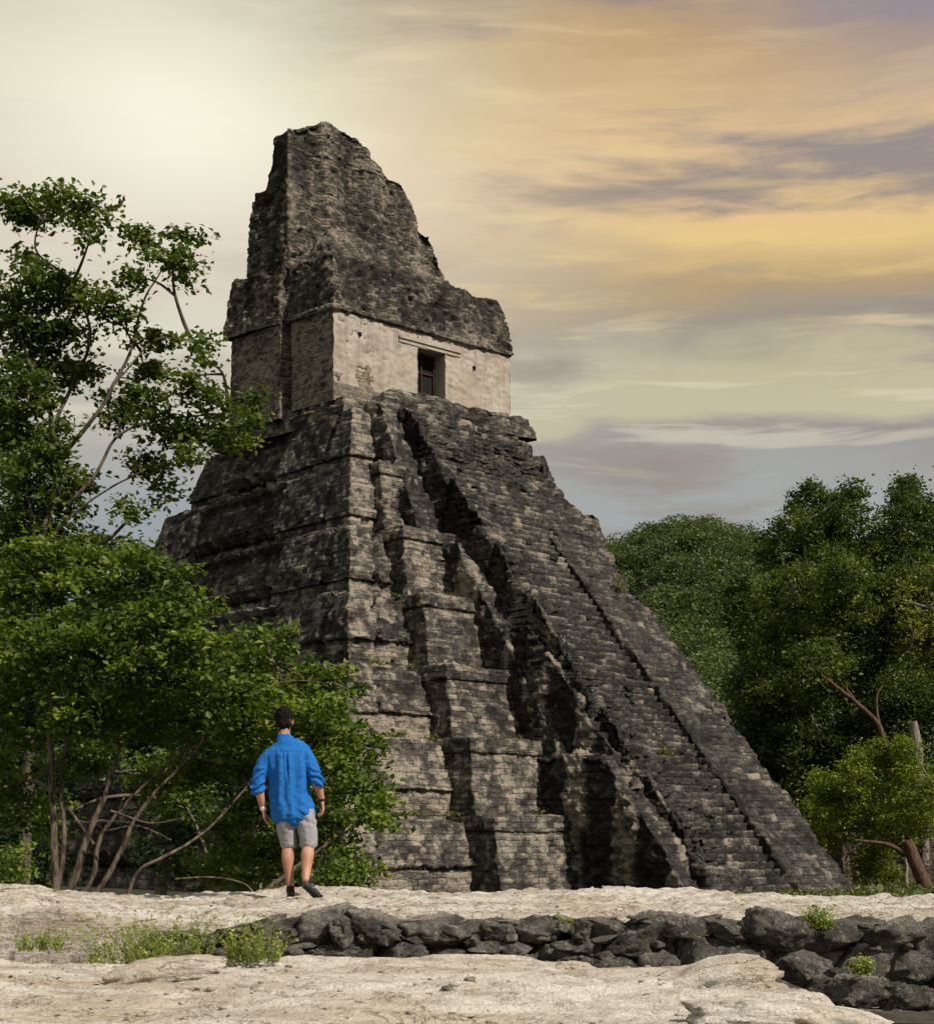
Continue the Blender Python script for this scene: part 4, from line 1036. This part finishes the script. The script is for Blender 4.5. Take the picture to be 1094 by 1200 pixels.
def litter():
    rg = np.random.default_rng(77); Vs, Fs, fr, o = [], [], [], 0
    n = 900; x = rg.uniform(-4.2, 4.4, n); y = np.where(rg.random(n) < .45, rg.uniform(10.6, 15.2, n), rg.uniform(5.8, 9.8, n))
    P = np.stack([x, y, x * 0], -1); z = np.where(y > 10.5, zpl(P), zfg(P))
    for i in range(n):
        if z[i] < -.86: continue
        r_ = abs(rg.normal(0, .008)) + .006; V, Fc, f = rock_verts((x[i], y[i], z[i] + r_ * .2), (r_ * rg.uniform(.8, 1.8), r_, r_ * .6), 3000 + i, 5, sq=2.5)
        Vs.append(V); Fs.append(Fc + o); fr.append(f * 0 + rg.uniform(.1, .8)); o += len(V)
    tag(mesh_np('gravel', np.concatenate(Vs), np.concatenate(Fs), M['pale'], {'paleness': np.concatenate(fr)}), 'loose gravel chips strewn over the pale rock', None, None, 'stuff')
    n = 420; x = rg.uniform(-4.2, 4.4, n); y = np.where(rg.random(n) < .6, rg.uniform(10.6, 15.2, n), rg.uniform(6, 9.8, n)); P = np.stack([x, y, x * 0], -1); z = np.where(y > 10.5, zpl(P), zfg(P)) + .006
    k_ = z > -.86
    V, Fc, t = leaf_mesh(np.stack([x, y, z], -1)[k_], .045, rg.uniform(0, 1, k_.sum()), 0, rg)
    V[:, 2] = (V[:, 2] - np.repeat(z[k_], 4)) * .3 + np.repeat(z[k_], 4)
    tag(mesh_np('leaf_litter', V, Fc, M['dry'], {'tone': t}, smooth=False), 'dry fallen leaves scattered on the pale rock', None, None, 'stuff')
M['dry'] = mat_leaf('dry_leaf', (.05, .03, .015), (.14, .085, .04), (.26, .19, .09), .15)
litter()

def plaza_grass():
    rg = np.random.default_rng(8); n = 26000
    x = np.concatenate([rg.uniform(8, 45, n // 2), rg.uniform(-26, 6, n - n // 2)]); y = np.concatenate([rg.uniform(52, 100, n // 2), rg.uniform(17, 62, n - n // 2)])
    V, Fc, t = leaf_mesh(np.stack([x, y, -2.6 + rg.uniform(0, .22, n)], -1), .34, rg.uniform(0, .7, n), -.7, rg)
    tag(mesh_np('plaza_grass', V, Fc, M['moss'], {'tone': t}, smooth=False), 'rough grass on the plaza around the foot of the pyramid', None, None, 'stuff')
plaza_grass()

# grass and small plants on the ledges of the pyramid
def ledge_grass():
    rg = np.random.default_rng(3); C, T = [], []
    def strip(a0, a1, b, z, n, h=.25, col=(.3, .9)):
        for _ in range(n):
            a = rg.uniform(a0, a1); g_ = math.sin(a * 2.3 + z) + .7 * math.sin(a * 5.1 + 2 * z)
            if g_ < .15: continue
            C.append(PY.w(a + rg.normal(0, .2), b + rg.normal(0, .16), z + rg.uniform(0, h * min(1, g_)))); T.append(rg.uniform(*col))
    for k, n in ((1, 900), (2, 500), (3, 350), (4, 200)):
        nn = 7 - k; strip(min(-2.03 * nn + 2.0, -.8 * nn - .6), -.8 * nn - .2, -2.52 * nn + .45, ZT[k] + .02, n, .22)
    for k, n in ((1, 300), (2, 240), (3, 300), (4, 420)):
        nn = 7 - k; strip(-.8 * nn + 2.6, 3.2, -2.52 * nn - .6, ZT[k] + .12, n, .35)
    for (a, b, z, n) in ((4.9, -19.6, 4.4, 260), (10.5, -11.6, 14.6, 200), (.9, -17.0, -.2, 160), (6.0, -20.5, 2.0, 60)):
        for _ in range(n): C.append(PY.w(a + rg.normal(0, .25), b + rg.normal(0, .25), z + rg.normal(0, .25))); T.append(rg.uniform(.4, .9))
    for _ in range(500):
        a = rg.uniform(1.0, 7.0); C.append(BD.w(a, -1.0 + rg.normal(0, .1), 26.0 + rg.uniform(0, .25))); T.append(rg.uniform(.1, .6))
    V, Fc, t = leaf_mesh(np.array(C), .17, np.array(T), -.6, rg)
    tag(mesh_np('ledge_grass', V, Fc, M['moss'], {'tone': t}, smooth=False), 'short grass sprouting on the pyramid ledges', None, None, 'stuff')
ledge_grass()

# ------------------------------------------------------------------ the man
def mat_skin():
    m, g = new_mat('tan_skin'); pos = g.n('ShaderNodeNewGeometry').outputs['Position']
    c = g.mix(g.sstep(g.noise(pos, 9, 3), .35, .65), (.33, .155, .10), (.43, .215, .145))
    return finish(m, g, c, .55, g.noise(pos, 60, 2), .002, .5, .35)
def mat_cloth(name, c1, c2, sc=60):
    m, g = new_mat(name); pos = g.n('ShaderNodeNewGeometry').outputs['Position']
    c = g.mix(g.sstep(g.noise(pos, sc, 3), .35, .65), c1, c2)
    return finish(m, g, c, .85, g.noise(pos, sc * 2, 3), .002, .6, .15)
M['skin'] = mat_skin(); M['shirt'] = mat_cloth('blue_linen', (.010, .105, .35), (.016, .130, .41)); M['shorts'] = mat_cloth('grey_cotton', (.235, .232, .25), (.30, .295, .315))
M['hair'] = mat_cloth('black_hair', (.003, .0025, .0025), (.008, .006, .005), 90); M['shoe'] = mat_cloth('charcoal_knit', (.045, .045, .05), (.085, .085, .09), 120)
M['rubber'] = mat_cloth('black_sole', (.015, .015, .016), (.03, .03, .03), 50); M['white'] = mat_cloth('pale_trim', (.55, .55, .56), (.65, .65, .65), 50); M['eye'] = mat_cloth('dark_eye', (.02, .015, .01), (.03, .02, .015), 50)

def etube(pts, rad, n=16, up=(0, 1, 0), sub=6):
    """closed tube; rad = list of (half width, half depth); 'up' is the depth direction"""
    P = np.array(smooth_path(pts, sub)); t = np.linspace(0, len(pts) - 1, len(P)); rad = np.array(rad, float)
    rx = np.interp(t, np.arange(len(pts)), rad[:, 0]); ry = np.interp(t, np.arange(len(pts)), rad[:, 1])
    T = np.gradient(P, axis=0); T /= np.linalg.norm(T, axis=1, keepdims=True)
    upv = np.array(up, float); x = np.cross(T, upv); x /= np.linalg.norm(x, axis=1, keepdims=True); y = np.cross(x, T)
    # rounded ends
    P2, X2, Y2, RX, RY = [], [], [], [], []
    def ring(p, xx, yy, a, b): P2.append(p); X2.append(xx); Y2.append(yy); RX.append(a); RY.append(b)
    e = min(rx[0], ry[0])
    for s in (1.0, .92, .7, .38): ring(P[0] - T[0] * e * s * .8, x[0], y[0], rx[0] * math.sqrt(max(1e-4, 1 - s * s)), ry[0] * math.sqrt(max(1e-4, 1 - s * s)))
    for i in range(len(P)): ring(P[i], x[i], y[i], rx[i], ry[i])
    e = min(rx[-1], ry[-1])
    for s in (.38, .7, .92, 1.0): ring(P[-1] + T[-1] * e * s * .8, x[-1], y[-1], rx[-1] * math.sqrt(max(1e-4, 1 - s * s)), ry[-1] * math.sqrt(max(1e-4, 1 - s * s)))
    P2, X2, Y2 = map(np.array, (P2, X2, Y2)); RX = np.array(RX)[:, None, None]; RY = np.array(RY)[:, None, None]
    an = np.linspace(0, 2 * np.pi, n, endpoint=False)[None, :, None]
    V = P2[:, None, :] + RX * np.cos(an) * X2[:, None, :] + RY * np.sin(an) * Y2[:, None, :]
    V = V.reshape(-1, 3); m = len(P2)
    Fc = grid_faces(m, n, True); Fc = [list(f) for f in Fc] + [list(range(n))[::-1], list(range((m - 1) * n, m * n))]
    return V, Fc
def ell(c, r, n=16):
    V, Fc = etube([np.array(c) + [0, 0, -r[2] * .35], np.array(c), np.array(c) + [0, 0, r[2] * .35]], [(r[0] * .93, r[1] * .93), (r[0], r[1]), (r[0] * .93, r[1] * .93)], n)
    # true ellipsoid
    u = np.linspace(0, 2 * np.pi, n * 2, endpoint=False); v = np.linspace(-np.pi / 2 + .05, np.pi / 2 - .05, n)
    U, Vv = np.meshgrid(u, v); d = np.stack([np.cos(Vv) * np.cos(U), np.cos(Vv) * np.sin(U), np.sin(Vv)], -1).reshape(-1, 3)
    Fc = [list(f) for f in grid_faces(n, n * 2, True)] + [list(range(n * 2))[::-1], list(range((n - 1) * n * 2, n * n * 2))]
    return d * np.array(r) + np.array(c), Fc
def fuse(name, parts, voxel, mat, parent, smooth_it=4, disp=None, crop=None):
    """join closed shapes, fuse them into one skin by voxel remeshing, smooth, then displace"""
    V, Fc = [], []
    for v, f in parts:
        o = len(V); V += [tuple(q) for q in v]; Fc += [[i + o for i in ff] for ff in f]
    me = bpy.data.meshes.new(name + '_raw'); me.from_pydata(V, [], Fc); me.update()
    ob = bpy.data.objects.new(name + '_raw', me); COL.objects.link(ob)
    md = ob.modifiers.new('r', 'REMESH'); md.mode = 'VOXEL'; md.voxel_size = voxel; md.use_smooth_shade = True
    ms = ob.modifiers.new('s', 'SMOOTH'); ms.factor = .5; ms.iterations = smooth_it
    dg = bpy.context.evaluated_depsgraph_get(); em = bpy.data.meshes.new_from_object(ob.evaluated_get(dg))
    bpy.data.objects.remove(ob); bpy.data.meshes.remove(me)
    em.name = name
    if disp is not None:
        n = len(em.vertices); co = np.empty(n * 3); em.vertices.foreach_get('co', co); co = co.reshape(-1, 3)
        nr = np.empty(n * 3); em.vertices.foreach_get('normal', nr); nr = nr.reshape(-1, 3)
        co = co + nr * disp(co)[:, None]; em.vertices.foreach_set('co', co.ravel()); em.update()
    em.materials.clear(); em.materials.append(mat)
    em.polygons.foreach_set('use_smooth', np.ones(len(em.polygons), dtype=bool))
    o = bpy.data.objects.new(name, em); COL.objects.link(o); o.parent = parent
    return o

def person():
    Y0 = 13.8; base = at(345, 1053, Y0); k = F / Y0
    root = bpy.data.objects.new('person', None); COL.objects.link(root); root.location = tuple(base)
    tag(root, 'man seen from behind in a bright blue shirt and grey shorts walking towards the pyramid', 'person')
    B = []
    # head (turned slightly up towards the temple), jaw, ears, nose, neck
    hc = np.array([-.098, .02, 1.635])
    B += [ell(hc, (.074, .094, .105)), ell(hc + [0, .035, -.055], (.058, .066, .062)), ell(hc + [0, .085, -.095], (.028, .025, .022))]
    B += [etube([hc + [0, .085, .02], hc + [0, .108, -.02], hc + [0, .100, -.035]], [(.010, .012), (.014, .016), (.014, .012)], 10)]
    for s in (-1, 1): B.append(ell(hc + [s * .078, .005, -.018], (.010, .022, .033), 10)); B.append(ell(hc + [s * .03, .078, .012], (.022, .015, .010), 8))
    B.append(ell(hc + [0, .092, -.058], (.026, .010, .008), 8)); B.append(ell(hc + [0, .09, -.068], (.022, .010, .007), 8))
    B.append(etube([(-.085, -.01, 1.42), (-.092, .0, 1.50), (-.097, .01, 1.58)], [(.062, .062), (.055, .058), (.056, .060)]))
    # hidden trunk under the shirt, so that the body is one figure
    B.append(etube([(-.0, -.0, .80), (-.03, 0, .98), (-.05, 0, 1.18), (-.066, 0, 1.33), (-.08, 0, 1.42)], [(.13, .085), (.12, .08), (.135, .085), (.14, .07), (.07, .055)], 20))
    # arms
    sl_, el_, wl = (-.225, -.01, 1.31), (-.325, -.05, 1.04), (-.285, .01, .815)
    sr_, er_, wr = (.085, -.01, 1.33), (.195, -.06, 1.08), (.252, .01, .895)
    B.append(etube([sl_, ((sl_[0] + el_[0]) / 2 - .005, -.03, 1.19), el_, ((el_[0] + wl[0]) / 2 - .003, -.028, .94), wl], [(.038, .040), (.042, .044), (.040, .042), (.040, .038), (.027, .022)]))
    B.append(etube([sr_, ((sr_[0] + er_[0]) / 2 + .005, -.03, 1.22), er_, ((er_[0] + wr[0]) / 2 + .003, -.03, 1.0), wr], [(.038, .040), (.042, .044), (.040, .042), (.040, .038), (.027, .022)]))
    def hand(w, d, side, curl):
        # w wrist, d direction of the hand; palm faces the thigh (sideways), back of the hand outwards
        w = np.array(w); d = np.array(d, float); d /= np.linalg.norm(d)
        fw = np.array([0, 1.0, 0]); fw -= d * fw.dot(d); fw /= np.linalg.norm(fw)          # thumb side, forward
        inn = np.cross(d, fw) * 1.0; inn = inn if inn[0] * side < 0 else -inn               # palm normal, towards the body
        bk = -fw
        B.append(etube([w, w + d * .035, w + d * .085], [(.020, .025), (.016, .038), (.014, .040)], 14, up=tuple(fw)))
        Ls = [.072, .080, .076, .060]
        for i, L in enumerate(Ls):
            o = w + d * .088 + fw * (.030 - .020 * i)
            p = [o]; ang = 0; dd = d.copy()
            for j, seg in enumerate((.45, .32, .23)):
                ang += curl * (.55 + .12 * i) * (1.0, 1.2, .8)[j]
                dd = d * math.cos(ang) + inn * math.sin(ang)
                p.append(p[-1] + dd * L * seg)
            B.append(etube(p, [(.0095, .0095), (.009, .009), (.0082, .0082), (.0068, .0068)], 8, sub=3, up=tuple(fw)))
        o = w + d * .028 + fw * .024
        B.append(etube([o, o + (d * .55 + fw * .8 + inn * .15) * .035, o + (d * .8 + fw * .65 + inn * .35) * .060, o + (d * 1.0 + fw * .5 + inn * .5) * .075], [(.013, .013), (.0115, .0115), (.010, .010), (.008, .008)], 8, sub=3, up=tuple(inn)))
    hand(wl, (.16, .05, -1), -1, .42); hand(wr, (.10, .10, -1), 1, .62)
    # legs
    hl, kl, al = (-.085, .0, .84), (-.062, .045, .50), (-.032, -.02, .095)
    hr_, kr, ar = (.085, .0, .84), (.122, .0, .50), (.122, -.20, .175)
    B.append(etube([hl, (-.078, .02, .68), kl, (-.060, -.005, .37), (-.045, -.012, .22), al], [(.085, .09), (.078, .085), (.054, .058), (.058, .062), (.040, .044), (.034, .040)], 18))
    B.append(etube([hr_, (.108, .01, .68), kr, (.126, -.085, .385), (.124, -.145, .26), ar], [(.085, .09), (.080, .085), (.056, .058), (.060, .062), (.042, .044), (.034, .038)], 18))
    body = fuse('body', B, .0055, M['skin'], root, 5)
    # hair: short, dark, fuller at the top, tapering at the nape
    def hdisp(co): return .009 * fbm(co, 34, 3, 4) + .006 * fbm(co, 90, 2, 5)
    fuse('hair', [ell(hc + [0, -.008, .030], (.083, .100, .094), 18), ell(hc + [0, -.040, -.030], (.073, .064, .070), 16), etube([hc + [0, -.035, -.02], hc + [.003, -.040, -.085], hc + [.003, -.040, -.120]], [(.066, .045), (.056, .032), (.045, .022)], 14)], .0055, M['hair'], root, 3, hdisp)
    for s in (-1, 1):
        V, Fc = ell(hc + [s * .030, .088, .012], (.013, .008, .008), 8)
        me = bpy.data.meshes.new('eye'); me.from_pydata([tuple(v) for v in V], [], Fc); me.materials.append(M['eye']); e = bpy.data.objects.new('eye', me); COL.objects.link(e); e.parent = root
    # shirt: loose back with a centre pleat, rolled sleeves, curved hem
    Sx = []
    def torso_w(z): return np.interp(z, [.70, .80, .95, 1.1, 1.25, 1.34, 1.40, 1.45], [.206, .203, .190, .186, .214, .222, .168, .085])
    def torso_c(z): return np.interp(z, [.70, .80, .95, 1.1, 1.25, 1.34, 1.40, 1.45], [-.006, -.012, -.040, -.052, -.062, -.066, -.073, -.083])
    zs = [.775, .84, .95, 1.08, 1.20, 1.30, 1.355, 1.405, 1.45]
    Sx.append(etube([(torso_c(z), 0, z) for z in zs], [(torso_w(z), d_) for z, d_ in zip(zs, (.152, .148, .138, .140, .140, .130, .112, .086, .066))], 40, sub=4))
    Sx.append(etube([(-.03, 0, .765), (-.02, 0, .84)], [(.165, .140), (.185, .145)], 30))
    Sx.append(etube([(-.218, -.005, 1.318), (-.276, -.022, 1.22), (-.318, -.042, 1.10), (-.330, -.045, 1.015), (-.326, -.038, .985)], [(.064, .074), (.068, .072), (.064, .066), (.063, .063), (.060, .060)], 22))
    Sx.append(etube([(.080, -.005, 1.335), (.138, -.022, 1.25), (.182, -.045, 1.15), (.205, -.055, 1.085), (.212, -.050, 1.065)], [(.064, .074), (.068, .072), (.064, .066), (.062, .064), (.058, .060)], 22))
    # rolled cuffs and collar
    Sx.append(etube([(-.330, -.045, 1.025), (-.325, -.037, .985)], [(.064, .064), (.063, .061)], 22)); Sx.append(etube([(.206, -.055, 1.095), (.216, -.048, 1.055)], [(.063, .064), (.062, .061)], 22))
    Sx.append(etube([(-.088, -.004, 1.41), (-.093, .004, 1.455), (-.095, .008, 1.475)], [(.082, .078), (.075, .075), (.073, .074)], 22))
    def sdisp(co):
        x, y, z = co.T; t = sst(z, .70, .80)
        back = sst(y, .03, -.05)
        xc = x - torso_c(z)
        inb = sst(np.abs(xc), .20, .16)
        pleat = (np.exp(-((xc + .012) / .010) ** 2) - np.exp(-((xc - .008) / .012) ** 2) * 1.2) * sst(z, 1.36, 1.28) * sst(z, .95, 1.2) * .010
        folds = .0105 * np.sin(xc * 55 + 2.2 * fbm(co * [1, 1, .25], 6, 3, 31)) * sst(z, 1.40, 1.20) * (.5 + .5 * sst(z, .9, 1.2)) * inb
        drape = .009 * fbm(co * [1, 1, .35], 13, 3, 32) + .005 * fbm(co, 26, 4, 33)
        diag = .005 * np.sin((x * 1.0 + z * 1.6) * 42 + 2 * fbm(co, 6, 2, 34)) * sst(z, 1.0, .80) * inb * sst(x, -.05, .1)
        arm = .012 * np.sin((z + .5 * np.abs(x)) * 95 + 3 * fbm(co, 9, 2, 36)) * sst(np.abs(xc), .19, .23) * sst(z, 1.25, 1.08)
        yoke = -.003 * np.exp(-((z - 1.335 + .1 * xc * xc) / .006) ** 2)
        return (pleat + folds) * back + drape + diag * back + arm + yoke
    sh = fuse('shirt', Sx, .0058, M['shirt'], root, 3, sdisp)
    # shorts
    Q = []
    Q.append(etube([(-.0, 0, .86), (.0, -.0, .80), (.005, -.0, .74)], [(.13, .09), (.148, .100), (.172, .120)], 36))
    Q.append(etube([(-.088, 0, .78), (-.080, .01, .68), (-.066, .03, .57), (-.060, .04, .50)], [(.094, .115), (.090, .112), (.082, .098), (.076, .092)], 28))
    Q.append(etube([(.096, 0, .78), (.110, .0, .68), (.124, .0, .57), (.128, .0, .505)], [(.094, .115), (.092, .112), (.087, .100), (.085, .095)], 28))
    def qdisp(co):
        x, y, z = co.T
        return .007 * fbm(co * [1, 1, .5], 11, 3, 51) + .004 * fbm(co, 26, 3, 52) + .006 * np.sin((z + x * .6 * np.sign(x)) * 70 + 2.5 * fbm(co, 7, 2, 53)) * sst(z, .60, .74) - .004 * np.exp(-((z - .52) / .004) ** 2)
    fuse('shorts', Q, .006, M['shorts'], root, 3, qdisp)
    # wrist watch and bracelet
    def band(name, w, e, t, r, m, hgt):
        w = np.array(w); e = np.array(e); p = w + (e - w) * t; d = (w - e) / np.linalg.norm(w - e)
        V, Fc = etube([p - d * hgt, p, p + d * hgt], [(r, r)] * 3, 18); me = bpy.data.meshes.new(name); me.from_pydata([tuple(v) for v in V], [], Fc); me.materials.append(m); me.shade_smooth()
        o = bpy.data.objects.new(name, me); COL.objects.link(o); o.parent = root; return o
    band('watch', wl, el_, .05, .030, M['white'], .008); band('bracelet', wr, er_, .05, .029, M['rubber'], .004)
    # shoes
    def shoe(heel, yaw, pitch):
        n = 22; us = np.linspace(0, 1, n)
        hw = np.interp(us, [0, .04, .15, .4, .7, .9, .97, 1], [.012, .026, .034, .034, .047, .042, .026, .010])
        top = np.interp(us, [0, .04, .18, .35, .55, .8, .95, 1], [.05, .080, .090, .082, .062, .045, .036, .022])
        L = .285; cy, sy = math.cos(yaw), math.sin(yaw); cp, sp_ = math.cos(pitch), math.sin(pitch)
        def T(P):
            P = np.array(P, float); x, y, z = P.T
            y = y - L * .78; y2 = y * cp + z * sp_; z2 = -y * sp_ + z * cp     # pitch about the ball of the foot
            y2 = np.where(y > 0, y, y2); z2 = np.where(y > 0, z, z2)
            y2 = y2 + L * .78
            return np.stack([x * cy + y2 * sy, -x * sy + y2 * cy, z2], -1) + np.array(heel)
        an = np.linspace(0, 2 * np.pi, 22, endpoint=False)
        def body_(w_, zl, zh, sq):
            V = []
            for i, u in enumerate(us):
                c_, s_ = np.cos(an), np.sin(an); kx = np.sign(c_) * np.abs(c_) ** (2 / sq); kz = np.sign(s_) * np.abs(s_) ** (2 / sq)
                mid = (zl[i] + zh[i]) / 2; hh = (zh[i] - zl[i]) / 2
                V.append(np.stack([hw[i] * w_ * kx * np.where(s_ > 0, 1 - .25 * s_ ** 2 * (w_ < 1.05), 1) + .006 * math.sin(u * 3), np.full(22, u * L), mid + hh * kz], -1))
            V = np.concatenate(V); Fc = [list(f) for f in grid_faces(n, 22, True)] + [list(range(22)), list(range((n - 1) * 22, n * 22))[::-1]]
            return T(V), Fc
        def put(name, V, Fc, m, par):
            me = bpy.data.meshes.new(name); me.from_pydata([tuple(v) for v in V], [], Fc); me.materials.append(m); me.shade_smooth(); o = bpy.data.objects.new(name, me); COL.objects.link(o); o.parent = par; return o
        V, Fc = body_(1.0, np.full(n, .018), top, 2.4); s = put('shoe', V, Fc, M['shoe'], root)
        V, Fc = body_(1.10, np.full(n, .0), np.interp(us, [0, .3, 1], [.030, .026, .020]), 3.5); put('sole', V, Fc, M['rubber'], s)
        for sd in (-1, 1):
            P = [( sd * hw_ * .99, u * L, z_) for u, hw_, z_ in ((.30, .034, .040), (.38, .034, .058), (.46, .030, .070))]
            V, Fc = tube(T(P), .0055, .005, 6); put('stripe', V, [list(f) for f in Fc], M['white'], s)
        V, Fc = etube([T([(0, .045, .06)])[0], T([(0, .05, .10)])[0]], [(.036, .042), (.037, .043)], 16); put('ankle_collar', V, Fc, M['rubber'], s)
        return s
    shoe((-.040, -.075, .0), .12, 0.0)
    shoe((.085, -.26, .0), .62, .55)
    return root
man = person()
